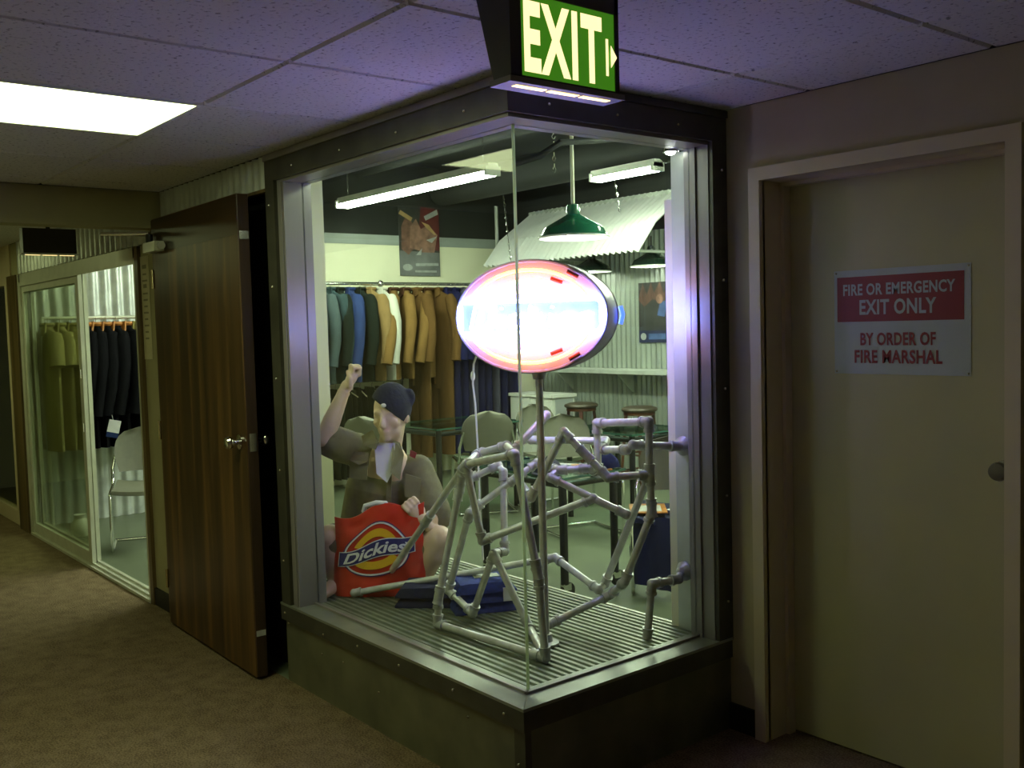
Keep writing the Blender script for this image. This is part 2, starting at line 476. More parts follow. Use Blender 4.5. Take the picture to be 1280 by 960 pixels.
def troffer(x0, x1, y0, y1, m, label):
    t = root('ceiling_light', ((x0 + x1) / 2, (y0 + y1) / 2, H), label=label, cat='ceiling light')
    f = 0.016
    fr = MB().box((x0, y0, H - 0.006), (x0 + f, y1, H + 0.012)).box((x1 - f, y0, H - 0.006), (x1, y1, H + 0.012)).box((x0 + f, y0, H - 0.006), (x1 - f, y0 + f, H + 0.012)).box((x0 + f, y1 - f, H - 0.006), (x1 - f, y1, H + 0.012))
    fr.build('light_frame', 'white_paint', t)
    MB().box((x0 + f, y0 + f, H - 0.001), (x1 - f, y1 - f, H + 0.010)).build('diffuser', m, t)


troffer(LX0, LX1, LY0, LY1, 'lamp_diffuser', 'bright rectangular fluorescent panel set in the tiled hallway ceiling')
troffer(-6.6, -5.4, -1.5, -0.9, 'fill_diffuser_far', 'added fill light panel unseen behind the header across the hallway')  # added out of view to brighten the far hall

# ------------------------------------------------------------------ emergency door (door_1)
d1 = root('door_1', (DX0, YD, 0), kind='structure')
MB().box((DX0 + 0.003, YD + 0.145, 0.008), (DX1 - 0.003, YD + 0.19, DZ - 0.003)).build('door_leaf', 'cream_door', d1)
cs = 0.046
fr = MB()
fr.box((DX0 - cs, YD - 0.022, 0), (DX0, YD + 0.01, DZ + cs)).box((DX0 - 0.02, YD, 0), (DX0, YD + 0.145, DZ + 0.02))
fr.build('jamb', 'cream_trim', d1)
MB().box((DX1, YD - 0.022, 0), (DX1 + cs, YD + 0.01, DZ + cs)).box((DX1, YD, 0), (DX1 + 0.02, YD + 0.145, DZ + 0.02)).build('jamb', 'cream_trim', d1)
MB().box((DX0, YD - 0.022, DZ), (DX1, YD + 0.01, DZ + cs)).box((DX0, YD, DZ), (DX1, YD + 0.145, DZ + 0.02)).build('head_casing', 'cream_trim', d1)
MB().box((DX0, YD + 0.105, 0), (DX0 + 0.014, YD + 0.144, DZ)).box((DX0 + 0.014, YD + 0.105, DZ - 0.014), (DX1, YD + 0.144, DZ)).build('door_stop', 'cream_trim', d1)
kc = Vector((0.962, YD + 0.145, 1.068))
kb = MB().lathe([(0.0, 0), (0.032, -0.001), (0.032, -0.012), (0.014, -0.016), (0.012, -0.035), (0.024, -0.042), (0.030, -0.055), (0.026, -0.068), (0.0, -0.072)], kc, 20, 'y')
kb.build('door_knob', 'knob_metal', d1, smooth=True)

# sign on that door
sg = root('fire_exit_sign', (0.61, YD + 0.144, 1.356), label='red and white fire exit notice taped to the cream emergency door', cat='sign')
sx0, sx1, sz0, sz1, sy = 0.366, 0.852, 1.355, 1.713, YD + 0.143
MB().box((sx0, sy, sz0), (sx1, sy + 0.0015, sz1)).build('sign_board', 'sign_white', sg)
rx0, rx1, rz0, rz1 = sx0 + 0.012, sx1 - 0.022, 1.535, 1.690
MB().box((rx0, sy - 0.001, rz0), (rx1, sy, rz1)).build('red_panel', 'print_red', sg)
SM = lambda cx, cz: frame_M((cx, sy - 0.0016, cz), (1, 0, 0), (0, 0, 1))
for body, cx, cz, w_, h_, mm in (('FIRE OR EMERGENCY', 0.602, 1.645, 0.40, 0.040, 'sign_white'), ('EXIT ONLY', 0.602, 1.584, 0.275, 0.052, 'sign_white'),
                                 ('BY ORDER OF', 0.602, 1.475, 0.27, 0.044, 'print_red'), ('FIRE MARSHAL', 0.602, 1.415, 0.315, 0.046, 'print_red')):
    fit_text(body, w_, h_, bold=0.028, gap=1.06).xform(SM(cx, cz)).build('lettering', mm, sg)
for px, pz in ((sx0 + 0.008, sz0 + 0.008), (sx1 - 0.008, sz0 + 0.008), (sx0 + 0.008, sz1 - 0.008), (sx1 - 0.008, sz1 - 0.008)):
    MB().lathe([(0.0, -0.003), (0.004, -0.001), (0.004, 0)], (px, sy, pz), 8, 'y').build('tack', 'screw', sg)

# ------------------------------------------------------------------ exit sign hanging from the hall ceiling
ex = root('exit_sign', (0.72, -0.465, 2.06), label='illuminated green exit sign with yellow letters hanging from the ceiling', cat='exit sign')
XF, YA, YB = 0.772, -0.625, -0.312
prof = [(XF, 2.062), (XF, H), (XF - 0.125, H), (XF - 0.055, 2.075), (XF - 0.05, 2.062)]
MB().prism([(x, YA, z) for x, z in prof], (0, YB - YA, 0)).build('case', 'exit_case', ex)
MB().box((XF - 0.055, YA - 0.008, 2.050), (XF + 0.014, YB + 0.008, 2.062)).build('bottom_plate', 'can_dull', ex)
for k in range(3):
    a = YA + 0.022 + k * 0.094
    MB().box((XF - 0.020, a, 2.0485), (XF - 0.004, a + 0.083, 2.0505)).build('light_slot', 'exit_core', ex)
fz0, fz1 = 2.068, 2.236
MB().box((XF - 0.001, YA + 0.030, fz0), (XF + 0.003, YB - 0.012, fz1)).build('green_face', 'exit_green', ex)
fb = MB()
fb.box((XF, YA, 2.062), (XF + 0.006, YA + 0.030, H)).box((XF, YB - 0.012, 2.062), (XF + 0.006, YB, H)).box((XF, YA, 2.062), (XF + 0.006, YB, fz0)).box((XF, YA, fz1), (XF + 0.006, YB, H))
fb.build('bezel', 'exit_case', ex)
EM = frame_M((XF + 0.0035, -0.474, 2.1505), (0, 1, 0), (0, 0, 1))
fit_text('EXIT', 0.224, 0.146, bold=0.036, gap=1.16).xform(EM).build('lettering', 'exit_letter', ex)
ar = MB().prism([(XF + 0.003, -0.350, 2.10), (XF + 0.003, -0.343, 2.10), (XF + 0.003, -0.343, 2.18), (XF + 0.003, -0.350, 2.18)], (0.001, 0, 0))
ar.prism([(XF + 0.0065, -0.338, 2.118), (XF + 0.0065, -0.320, 2.142), (XF + 0.0065, -0.338, 2.166)], (0.001, 0, 0))
ar.build('arrow', 'exit_letter', ex)

# ------------------------------------------------------------------ display window (window_1)
w1 = root('window_1', (-0.8, 0.4, 0), kind='structure')
WX = -1.66
ZS, ZB, ZT = 0.347, 0.286, 2.19
GI = 0.09


def wpart(name, mb, m, smooth=False, par=None):
    return mb.build(name, m, par or w1, smooth)


bp1 = wpart('base_panel', MB().box((WX, 0.0, 0), (-0.022, 0.03, ZB)), 'base_panel')
bp2 = wpart('base_panel', MB().box((-0.03, 0.022, 0), (0.0, YD, ZB)), 'base_panel')
wpart('corner_post', MB().box((-0.022, 0, 0), (0.004, 0.022, ZB)).box((-0.05, -0.004, 0), (0.004, 0.0, ZB)), 'frame_dark')
sk1 = wpart('skirt_band', MB().box((WX - 0.01, -0.018, ZB - 0.005), (0.0, 0.0, ZS)), 'frame_dark')
sk2 = wpart('skirt_band', MB().prism([(0.0, -0.018, ZB - 0.005), (0.018, -0.018, ZB - 0.005), (0.018, YD - 0.01, ZB - 0.005), (0.0, YD - 0.01, ZB - 0.005)], (0, 0, ZS - ZB + 0.005)), 'frame_dark')
# mitred sill boards
wpart('sill', MB().prism([(WX - 0.01, -0.020, ZS), (0.020, -0.020, ZS), (-0.115, 0.115, ZS), (WX - 0.01, 0.115, ZS)], (0, 0, 0.010)), 'sill_metal')
wpart('sill', MB().prism([(0.020, -0.019, ZS), (0.020, YD - 0.01, ZS), (-0.115, YD - 0.01, ZS), (-0.115, 0.116, ZS)], (0, 0, 0.0105)), 'sill_metal')
wpart('glazing_bead', MB().box((-1.52, GI - 0.022, ZS + 0.010), (-GI + 0.02, GI - 0.010, ZS + 0.019)), 'frame_metal')
wpart('glazing_bead', MB().box((-GI + 0.010, GI - 0.022, ZS + 0.010), (-GI + 0.022, 0.93, ZS + 0.019)), 'frame_metal')
# ribbed deck, ridges along X
DKX = -1.98
nr = 27
dk = MB(); yy0, yy1 = 0.116, 0.985
for k in range(nr):
    a = yy0 + (yy1 - yy0) * k / nr; b = a + (yy1 - yy0) / nr
    m1 = a + (b - a) * 0.18; m2 = a + (b - a) * 0.62; m3 = a + (b - a) * 0.80
    dk.add([(DKX, a, 0.340), (DKX, m1, 0.357), (DKX, m2, 0.357), (DKX, m3, 0.340), (DKX, b, 0.340), (-0.116, a, 0.340), (-0.116, m1, 0.357), (-0.116, m2, 0.357), (-0.116, m3, 0.340), (-0.116, b, 0.340)],
           [(i, i + 1, i + 6, i + 5) for i in range(4)])
o = wpart('ribbed_deck', dk, 'deck_metal')
wpart('deck_edge', MB().box((DKX, 0.985, 0.30), (-0.116, 1.0, 0.358)), 'alu')
wpart('deck_base', MB().box((DKX, 0.12, 0), (-0.116, 0.985, 0.339)), 'shop_black')
# posts
wpart('post', MB().box((WX + 0.005, 0.0, ZS + 0.01), (-1.52, 0.13, ZT)), 'frame_metal')
wpart('outer_trim', MB().box((WX, -0.016, ZS), (-1.578, 0.0, ZT + 0.12)).box((WX, 0, ZS), (WX + 0.005, 0.1, ZT + 0.12)), 'frame_dark')
wpart('post_rib', MB().box((-1.545, -0.006, ZS + 0.01), (-1.53, 0.0, ZT)), 'frame_metal')
wpart('post', MB().box((-0.115, 0.93, ZS + 0.01), (0.0, YD - 0.005, ZT)), 'frame_metal')
wpart('inner_jamb', MB().box((-0.20, 0.955, ZS + 0.01), (-0.115, YD - 0.005, ZT)), 'galv_dull')
wpart('outer_trim', MB().box((0.0, 0.935, ZS), (0.018, YD - 0.005, ZT + 0.12)), 'frame_dark')
wpart('post_rib', MB().box((-0.068, 0.922, ZS + 0.01), (-0.055, 0.93, ZT)), 'frame_metal')
wpart('inner_post', MB().box((-0.245, 0.965, 0.356), (-0.205, 1.0, 2.02)), 'shop_white')
# header
wpart('header', MB().box((WX, 0.0, ZT), (0.0, 0.13, H)), 'frame_metal')
wpart('header', MB().box((-0.13, 0.13, ZT), (0.0, YD - 0.005, H)), 'frame_metal')
fa1 = wpart('fascia', MB().box((-1.578, -0.016, ZT + 0.012), (0.018, 0.0, ZT + 0.10)), 'frame_dark')
fa2 = wpart('fascia', MB().box((0.0, 0.0, ZT + 0.012), (0.018, 0.935, ZT + 0.10)), 'frame_dark')
wpart('top_angle', MB().box((WX, -0.024, ZT + 0.10), (0.026, 0.0, H - 0.004)), 'frame_metal')
wpart('top_angle', MB().box((0.0, 0.0, ZT + 0.10), (0.026, YD - 0.005, H - 0.004)), 'frame_dark')
# glass
wpart('glass_pane', MB().box((-1.52, GI - 0.004, ZS + 0.01), (-GI - 0.001, GI + 0.004, ZT)), 'glass')
wpart('glass_pane', MB().box((-GI - 0.004, GI + 0.005, ZS + 0.01), (-GI + 0.004, 0.93, ZT)), 'glass')
_m = mat('glass_edge', (0.80, 0.90, 0.68), 0.25, var=0.02)
_nt = _m.node_tree; _b = _nt.nodes['Principled BSDF']; _t = _nt.nodes.new('ShaderNodeBsdfTranslucent'); _t.inputs[0].default_value = (0.85, 0.95, 0.72, 1)
_x = _nt.nodes.new('ShaderNodeMixShader'); _x.inputs[0].default_value = 0.6
_nt.links.new(_b.outputs[0], _x.inputs[1]); _nt.links.new(_t.outputs[0], _x.inputs[2]); _nt.links.new(_x.outputs[0], _nt.nodes['Material Output'].inputs[0])
wpart('glass_edge', MB().box((-GI - 0.001, GI - 0.0042, ZS + 0.011), (-GI + 0.0042, GI + 0.005, ZT)), 'glass_edge')
# screws
sm = MB().ball((0, 0, 0), 0.006, 8, 4).mesh('screw', 'screw', True)


def screw(x, y, z, par):
    o = bpy.data.objects.new('screw', sm); o.parent = par; o.location = Vector((x, y, z)) - Vector(w1.location); COL.objects.link(o)


for x in (-1.63, -1.28, -1.0, -0.70, -0.36, -0.08): screw(x, -0.019, ZB + 0.03 if x != -1.28 else ZB + 0.012, sk1)
for x, z in ((-1.635, 0.265), (-1.33, 0.20), (-1.15, 0.21), (-0.88, 0.16), (-0.30, 0.235)): screw(x, -0.001, z, bp1)
for z in (0.05, 0.16): screw(-0.03, -0.005, z, bp1)
for z in (0.55, 0.95, 1.35, 1.75, 2.1): screw(-1.625, -0.017, z, w1)
for x in (-1.4, -1.0, -0.6, -0.2): screw(x, -0.017, ZT + 0.05, fa1)
for y in (0.15, 0.45, 0.75): screw(0.019, y, ZT + 0.05, fa2)
for z in (0.5, 0.9, 1.3, 1.7, 2.1): screw(0.019, 0.985, z, w1)

# ------------------------------------------------------------------ left wall: black walls for the unlit doorway, brown door (door_2), storefront
struct('wall_doorway_dark', MB().box((-2.95, 0.10, 0), (WX, 0.12, H)).box((-2.95, 0.0, 0), (-2.92, 0.10, H)).box((WX - 0.002, 0.02, 0), (WX + 0.004, 0.12, H)), 'doorway_dark')  # shallow black walls painted as the darkness behind the ajar door
struct('wall_return', MB().box((-2.95, 0.121, 0), (-1.70, 0.14, SH)).box((-2.02, 0.14, 0), (-2.0, 0.447, SH)), 'shop_white')
corrugated('wall_above_door', 'galv_dull', (-2.96, -0.004, 2.177), (1, 0, 0), (0, 0, 1), 2.96 + WX, H - 2.177 - 0.002, None, 0.068, 0.008, 'structure')
struct('trim_2', MB().box((-2.96, -0.012, 2.164), (WX, 0.02, 2.178)), 'jamb_wood')
hx, hy = -2.888, -0.085
fx, fy = -1.747, -0.112
ang = math.atan2(fy - hy, fx - hx); dw = math.hypot(fx - hx, fy - hy)
d2 = root('door_2', (hx, hy, 0), ang, kind='structure')
T = 0.055
MB().box((0, 0, 0.012), (dw, T, 2.162)).build('door_leaf', 'door_wood', d2, world=False)
dl = d2.children[0]
bv = dl.modifiers.new('bevel', 'BEVEL'); bv.width = 0.003; bv.segments = 1
mat('edge_wood', (0.05, 0.028, 0.012), 0.5, var=0.2, scale=12, stretch=(4, 4, 0.3))
MB().box((dw, 0.004, 0.016), (dw + 0.003, T - 0.004, 2.158)).build('edge_strip', 'edge_wood', d2, world=False)
MB().box((-0.004, -0.0015, 1.985), (dw, 0, 2.156)).build('top_rail', wood_mat('rail_wood', (0.018, 0.009, 0.004), (0.04, 0.02, 0.007), (0.075, 0.036, 0.012), sc=(1.0, 14, 14)), d2, world=False)
def knob(y, s):
    return MB().lathe([(0.0, 0.0), (0.033, 0.0), (0.033, 0.008 * s), (0.013, 0.014 * s), (0.012, 0.034 * s), (0.024, 0.040 * s), (0.030, 0.055 * s), (0.024, 0.068 * s), (0.0, 0.072 * s)], (dw - 0.07, y, 1.07), 18, 'y')
knob(0, -1).build('door_knob', 'chrome', d2, smooth=True, world=False)
knob(T, 1).build('door_knob', 'chrome', d2, smooth=True, world=False)
MB().box((dw + 0.0025, 0.012, 1.03), (dw + 0.006, T - 0.012, 1.11)).build('latch_plate', 'chrome', d2, world=False)
MB().box((dw + 0.0025, 0.006, 1.965), (dw + 0.006, T - 0.006, 2.0)).build('edge_plate', 'screw', d2, world=False)
MB().box((dw + 0.0025, 0.006, 0.20), (dw + 0.006, T - 0.006, 0.225)).build('edge_plate', 'alu', d2, world=False)
cl = MB().box((0.0, -0.05, 1.985), (0.19, -0.002, 2.035)).build('door_closer', 'alu', d2, world=False)
MB().lathe([(0.0, -0.03), (0.018, -0.03), (0.018, 0.03), (0.0, 0.03)], (0.05, -0.03, 2.05), 12).build('closer_pivot', 'black_metal', cl, world=False)
MB().tube([(0.05, -0.03, 2.085), (-0.12, -0.22, 2.09), (-0.16, 0.06, 2.10)], 0.009, 8).build('closer_arm', 'chrome', cl, smooth=True, world=False)
MB().tube([(0.188, -0.026, 2.01), (0.225, -0.026, 2.01)], 0.020, 10).build('closer_cap', 'alu', cl, smooth=True, world=False)
for z in (0.25, 1.05, 1.85):
    MB().lathe([(0.0, -0.05), (0.008, -0.05), (0.008, 0.05), (0.0, 0.05)], (-0.008, -0.004, z), 8).build('hinge', 'brass', d2, world=False)
# wall between door and storefront
struct('wall_left', MB().box((-3.38, 0.0, 0), (-2.95, 0.10, 2.06)).box((-6.45, 0.012, 2.06), (-2.95, 0.10, H)), 'olive_wall')
corrugated('wall_sign_band', 'galv', (-6.12, -0.010, 2.065), (1, 0, 0), (0, 0, 1), 6.12 - 3.1, H - 2.07, None, 0.10, 0.012, 'structure')
struct('trim_3', MB().box((-3.08, -0.02, 0), (-2.95, 0.0, 2.13)).box((-3.38, -0.02, 0), (-3.33, 0.0, 2.06)), 'jamb_wood')
struct('baseboard_left', MB().box((-3.33, -0.012, 0), (-3.08, 0.0, 0.1)), 'dark_base')
# storefront (window_2)
w2 = root('window_2', (-4.75, 0.0, 0), kind='structure')
def p2(name, mb, m): return mb.build(name, m, w2)
p2('threshold', MB().box((-6.12, -0.025, 0), (-3.38, 0.08, 0.018)).box((-6.12, 0.0, 0.018), (-3.38, 0.008, 0.03)).box((-6.12, 0.045, 0.018), (-3.38, 0.053, 0.03)), 'alu')
p2('head_track', MB().box((-6.12, -0.015, 1.995), (-3.38, 0.08, 2.06)).box((-6.12, -0.02, 1.965), (-3.38, -0.012, 1.998)), 'alu')
p2('side_jamb', MB().box((-6.16, -0.015, 0), (-6.08, 0.08, 2.06)), 'alu')
p2('side_jamb', MB().box((-3.42, -0.015, 0), (-3.38, 0.08, 2.06)), 'alu')
def slider(x0, x1, y):
    s = 0.045
    p = p2('sliding_panel', MB().box((x0, y, 0.03), (x0 + s, y + 0.025, 1.99)).box((x1 - s * 1.5, y, 0.03), (x1, y + 0.025, 1.99)).box((x0 + s, y, 0.03), (x1 - s * 1.5, y + 0.025, 0.10)).box((x0 + s, y, 1.92), (x1 - s * 1.5, y + 0.025, 1.99)), 'alu')
    MB().box((x0 + s, y + 0.009, 0.10), (x1 - s * 1.5, y + 0.015, 1.92)).build('glass_pane', 'glass_hazy', p)
    return p
slider(-6.08, -4.56, -0.004)
s2 = slider(-6.06, -4.62, 0.045)
MB().box((-4.60, -0.014, 1.28), (-4.575, -0.005, 1.34)).build('pull', 'chrome', w2)
MB().box((-4.60, -0.014, 0.92), (-4.575, -0.005, 0.98)).build('pull', 'chrome', w2)
# beyond: pilaster and the next shopfront
struct('trim_4', MB().box((-6.45, -0.03, 0), (-6.16, 0.1, 2.06)), 'jamb_wood')
w3 = root('window_3', (-7.7, 0, 0), kind='structure')
MB().box((FX0, 0.0, 0), (-6.45, 0.06, 0.12)).box((FX0, 0, 2.0), (-6.45, 0.06, H)).box((-6.62, -0.01, 0.12), (-6.45, 0.06, 2.0)).build('shopfront_frame', 'cream_trim', w3)
MB().box((FX0, 0.02, 0.12), (-6.62, 0.03, 2.0)).build('glass_pane', 'glass_hazy', w3)
struct('wall_next_shop', MB().box((FX0, 0.5, 0), (-6.45, 0.6, 1.0)), 'jamb_wood')
struct('wall_next_shop_upper', MB().box((FX0, 0.5, 1.0), (-6.45, 0.6, H)), 'cream_wall')

# paper notice beside the storefront
nt_ = root('paper_notice', (-3.26, -0.005, 1.45), label='tall yellowed paper notice pinned beside the sliding glass storefront', cat='notice')
MB().box((-3.335, -0.0035, 1.42), (-3.20, -0.002, 2.00)).build('sheet', 'paper', nt_)
tx = MB()
for k in range(12):
    wd_ = random.uniform(0.05, 0.10); z = 1.93 - k * 0.036
    tx.box((-3.267 - wd_ / 2, -0.0042, z), (-3.267 + wd_ / 2, -0.0036, z + (0.022 if k in (0, 3) else 0.010)))
tx.build('print_lines', 'ink', nt_)

# back of a second exit sign further down the hall
e2 = root('hanging_sign', (-3.9, -0.33, 2.05), label='dark back of a sign box hanging below the header down the hall', cat='sign')
MB().box((-3.97, -0.478, 2.055), (-3.90, -0.182, 2.20)).build('case', 'exit_case', e2)
MB().box((-3.965, -0.488, 2.047), (-3.895, -0.172, 2.055)).build('bottom_plate', 'white_paint', e2)
for k in range(3):
    MB().box((-3.945, -0.46 + k * 0.095, 2.045), (-3.93, -0.38 + k * 0.095, 2.0475)).build('light_slot', 'exit_core', e2)
MB().tube([(-3.935, -0.33, 2.20), (-3.935, -0.33, H)], 0.012, 8).build('stem', 'exit_case', e2)

# ------------------------------------------------------------------ shop shell
struct('wall_shop_far', MB().box((SX0 - 0.1, 1.3, 0), (SX0, SY1, 2.42)), 'shop_white')
struct('wall_shop_far_upper', MB().box((SX0 - 0.1, 0.1, 2.52), (SX0, SY1, SH)), 'shop_black')
struct('trim_5', MB().box((SX0 - 0.1, 1.3, 2.42), (SX0 + 0.012, SY1, 2.52)), 'shop_band')
struct('wall_shop_near', MB().box((SX0 - 0.1, 0.1, 0), (SX0 - 0.03, 1.3, 2.52)), 'shop_white')
corrugated('wall_shop_near_sheet', 'galv', (SX0, 1.3, 0), (0, -1, 0), (0, 0, 1), 1.2, 2.5, None, 0.10, 0.014, 'structure')
struct('wall_shop_back', MB().box((SX0, SY1 + 0.012, 0), (0.0, SY1 + 0.1, SH)), 'shop_black')
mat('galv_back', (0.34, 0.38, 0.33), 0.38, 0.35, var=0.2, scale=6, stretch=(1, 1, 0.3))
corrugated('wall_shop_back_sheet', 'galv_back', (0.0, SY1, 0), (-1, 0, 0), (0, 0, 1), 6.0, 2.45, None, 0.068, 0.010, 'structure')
struct('wall_shop_right', MB().box((-0.004, YD + 0.16, 0), (0.1, SY1, SH)), 'shop_white')
struct('wall_shop_front', MB().box((-6.4, 0.0, H + 0.02), (0.0, 0.12, SH)).box((-0.05, 0.12, H + 0.02), (0.0, YD + 0.2, SH)), 'shop_black')
struct('ceiling_shop', MB().box((SX0 - 0.1, 0.0, SH), (0.1, SY1 + 0.1, SH + 0.06)), 'shop_black')
# pale corner pilaster
struct('trim_6', MB().box((SX0, SY1 - 0.25, 0), (SX0 + 0.32, SY1 - 0.02, 2.42)), 'shop_white')

# ================================================================== SHOP FITTINGS
def strip_light(x0, x1, y, z, label, chains=True, m='tube_light'):
    t = root('strip_light', ((x0 + x1) / 2, y, z), label=label, cat='strip light', group='fluorescent strip lights in the shop')
    MB().prism([(x0, y - 0.06, z + 0.015), (x0, y + 0.06, z + 0.015), (x0, y + 0.045, z + 0.075), (x0, y - 0.045, z + 0.075)], (x1 - x0, 0, 0)).build('housing', 'white_paint', t)
    for s in (-1, 1):
        MB().tube([(x0 + 0.03, y + s * 0.045, z), (x1 - 0.03, y + s * 0.045, z)], 0.019, 10).build('tube', m, t, smooth=True)
    for x in (x0 + 0.012, x1 - 0.012):
        MB().box((x - 0.012, y - 0.07, z - 0.02), (x + 0.012, y + 0.07, z + 0.05)).build('end_cap', 'white_paint', t)
    if chains:
        for x in (x0 + 0.12, x1 - 0.12):
            c = MB(); zz = z + 0.075; k = 0
            while zz < SH - 0.03:
                d = Vector((0.008, 0, 0)) if k % 2 else Vector((0, 0.008, 0))
                c.tube([Vector((x, y, zz)) - d, Vector((x, y, zz + 0.014)) - d * 0.6, Vector((x, y, zz + 0.04)) - d * 0.2, Vector((x, y, zz + 0.034)) + d * 0.9, Vector((x, y, zz + 0.008)) + d * 0.9], 0.0028, 5, closed=True)
                zz += 0.034; k += 1
            c.build('chain', 'chrome', t)
    return t


strip_light(-5.78, -3.50, 2.70, 2.70, 'long fluorescent strip light above the clothes rack')
strip_light(-3.86, -3.12, 4.1, 2.79, 'short fluorescent strip light above the corrugated awning')
strip_light(-1.9, -0.4, 3.0, 2.70, 'unseen fill strip light added to the right of the window post')  # lamp added out of view to lift the shop brightness
strip_light(-2.85, -1.45, 4.25, 2.62, 'unseen fill strip light added at the back right of the shop')  # extra unseen lamp, added to whiten the awning
mat('fill_tube_front', (0.9, 0.95, 0.9), 0.5, emit=22.0, ecol=(0.86, 1.0, 0.70), var=0.01)
mat('tube_display', (0.9, 0.95, 0.9), 0.5, emit=7.0, ecol=(0.86, 1.0, 0.74), var=0.01)
strip_light(-5.6, -4.0, 0.75, 2.62, 'unseen fill strip light added inside the sliding storefront', False, 'fill_tube_front')  # added above the opening, out of sight, to light the storefront interior
strip_light(-1.62, -0.42, 0.215, 2.262, 'unseen slim fluorescent strip light added behind the display window header', False, 'tube_display')  # unseen, added for display brightness, after the glow at the upper left


def pendant(c, dia, zrim, label, shade, ztop, L=None):
    x, y = c; r = dia / 2
    t = root('pendant_lamp', (x, y, zrim), label=label, cat='pendant lamp', group='enamel pendant lamps')
    h = dia * 0.30
    pr = [(r * 1.0, 0.0), (r * 1.0, 0.012), (r * 0.93, 0.022), (r * 0.86, h * 0.42), (r * 0.80, h * 0.52), (r * 0.34, h * 0.94), (r * 0.20, h * 1.08), (r * 0.18, h * 1.12), (0.0, h * 1.12)]
    s = MB().lathe([(p[0], p[1] + zrim) for p in pr if True], (x, y, 0), 40); s.f = [f for f in s.f if len(f) == 4]
    sh = s.build('shade', shade, t, smooth=True)
    s = MB().lathe([(p[0] * 0.97, p[1] + zrim - (0.004 if i > 1 else 0)) for i, p in enumerate(pr)], (x, y, 0), 40); s.f = [f for f in s.f if len(f) == 4]
    s.build('shade_lining', 'shade_white', sh, smooth=True)
    MB().tube([(x + r * math.cos(a), y + r * math.sin(a), zrim + 0.002) for a in [2 * math.pi * k / 40 for k in range(40)]], 0.006, 6, closed=True).build('rim', 'shade_white', sh, smooth=True)
    MB().lathe([(0.0, h * 1.10), (r * 0.20, h * 1.10), (r * 0.20, h * 1.30), (r * 0.17, h * 1.55), (r * 0.06, h * 1.62), (0.0, h * 1.62)], (x, y, zrim), 20).build('neck', shade, t, smooth=True)
    MB().tube([(x, y, zrim + h * 1.6), (x, y, ztop)], 0.011 if dia > 0.3 and shade == 'shade_green' else 0.007, 8).build('stem', 'cord' if shade == 'shade_green' else 'black_metal', t, smooth=True)
    MB().ball((x, y, zrim + h * 0.40), r * 0.24, 14, 10, (1, 1, 1.25)).build('bulb', 'bulb' if shade == 'shade_green' else mat('bulb_small', (1, 1, 0.95), 0.5, emit=L_BULB * 0.3, ecol=(0.95, 1.0, 0.85), var=0.01), t, smooth=True)
    return t


pendant((-1.90, 2.02), 0.41, 2.055, 'large green enamel pendant lamp on a pale stem', 'shade_green', SH)
pendant((-4.86, 5.0), 0.40, 2.07, 'dark enamel lamp under the awning nearest the neon sign', 'shade_dark', 2.34)
pendant((-4.05, 5.0), 0.40, 2.075, 'dark enamel lamp under the right end of the awning', 'shade_dark', 2.36)

# awning of corrugated sheet
aw = root('metal_awning', (-4.7, 4.9, 2.18), label='sloping corrugated metal awning on the back wall', cat='awning')
A0, A1 = Vector((-3.78, 4.55, 2.19)), Vector((-3.78, 5.28, 2.80))
mat('awning_metal', (0.86, 0.88, 0.84), 0.42, 0.15, var=0.05, scale=7)
AM = Vector((-3.78, 4.78, 2.46))
corrugated('awning_sheet', 'awning_metal', AM, (-1, 0, 0), A1 - AM, 2.3, (A1 - AM).length, aw, 0.076, 0.017)
corrugated('awning_sheet', 'awning_metal', A0, (-1, 0, 0), AM - A0, 2.3, (AM - A0).length, aw, 0.076, 0.017)
for x in (-3.9, -5.0, -6.0):
    MB().tube([(x, 4.60, 2.20), (x, 5.27, 2.20)], 0.014, 8).build('bracket', 'galv_dull', aw)
MB().box((-6.08, 5.22, 2.74), (-3.78, 5.29, 2.80)).build('ledger', 'galv_dull', aw)

# bar shelf on the back wall
bs = root('bar_shelf', (-4.7, 5.1, 1.04), label='narrow pale bar shelf fixed to the corrugated back wall', cat='shelf')
MB().box((-5.7, 4.98, 1.05), (-2.9, 5.285, 1.088)).build('shelf_board', 'galv_dull', bs)
for x in (-5.5, -4.6, -3.7, -3.0):
    MB().prism([(x, 5.28, 1.05), (x, 5.05, 1.05), (x, 5.28, 0.85)], (0.025, 0, 0)).build('bracket', 'galv_dull', bs)


def stool(x, y, label):
    t = root('bar_stool', (x, y, 0), label=label, cat='stool', group='bar stools at the back shelf')
    s = MB().lathe([(0.0, 0.765), (0.12, 0.763), (0.165, 0.750), (0.172, 0.735), (0.165, 0.720), (0.0, 0.715)], (x, y, 0), 28); s.build('seat', 'stool_seat', t, smooth=True)
    MB().lathe([(0.150, 0.715), (0.150, 0.685), (0.130, 0.685), (0.130, 0.715)], (x, y, 0), 28).build('apron', 'stool_wood', t, smooth=True)
    fe = []
    for i in range(4):
        a = math.pi / 4 + i * math.pi / 2
        p, q = Vector((x + 0.125 * math.cos(a), y + 0.125 * math.sin(a), 0.70)), Vector((x + 0.19 * math.cos(a), y + 0.19 * math.sin(a), 0))
        MB().tube([p, q], [0.022, 0.016], 4).build('leg', 'stool_wood', t); fe.append((p, q))
    for i in range(4):
        for k in (0.55, 0.78):
            a = fe[i][0].lerp(fe[i][1], k); b = fe[(i + 1) % 4][0].lerp(fe[(i + 1) % 4][1], k)
            MB().tube([a, b], 0.010, 6).build('rung', 'stool_wood', t)


stool(-4.88, 4.83, 'dark round-seated bar stool beside the white cabinet')
stool(-4.08, 4.83, 'dark round-seated bar stool further from the white cabinet')

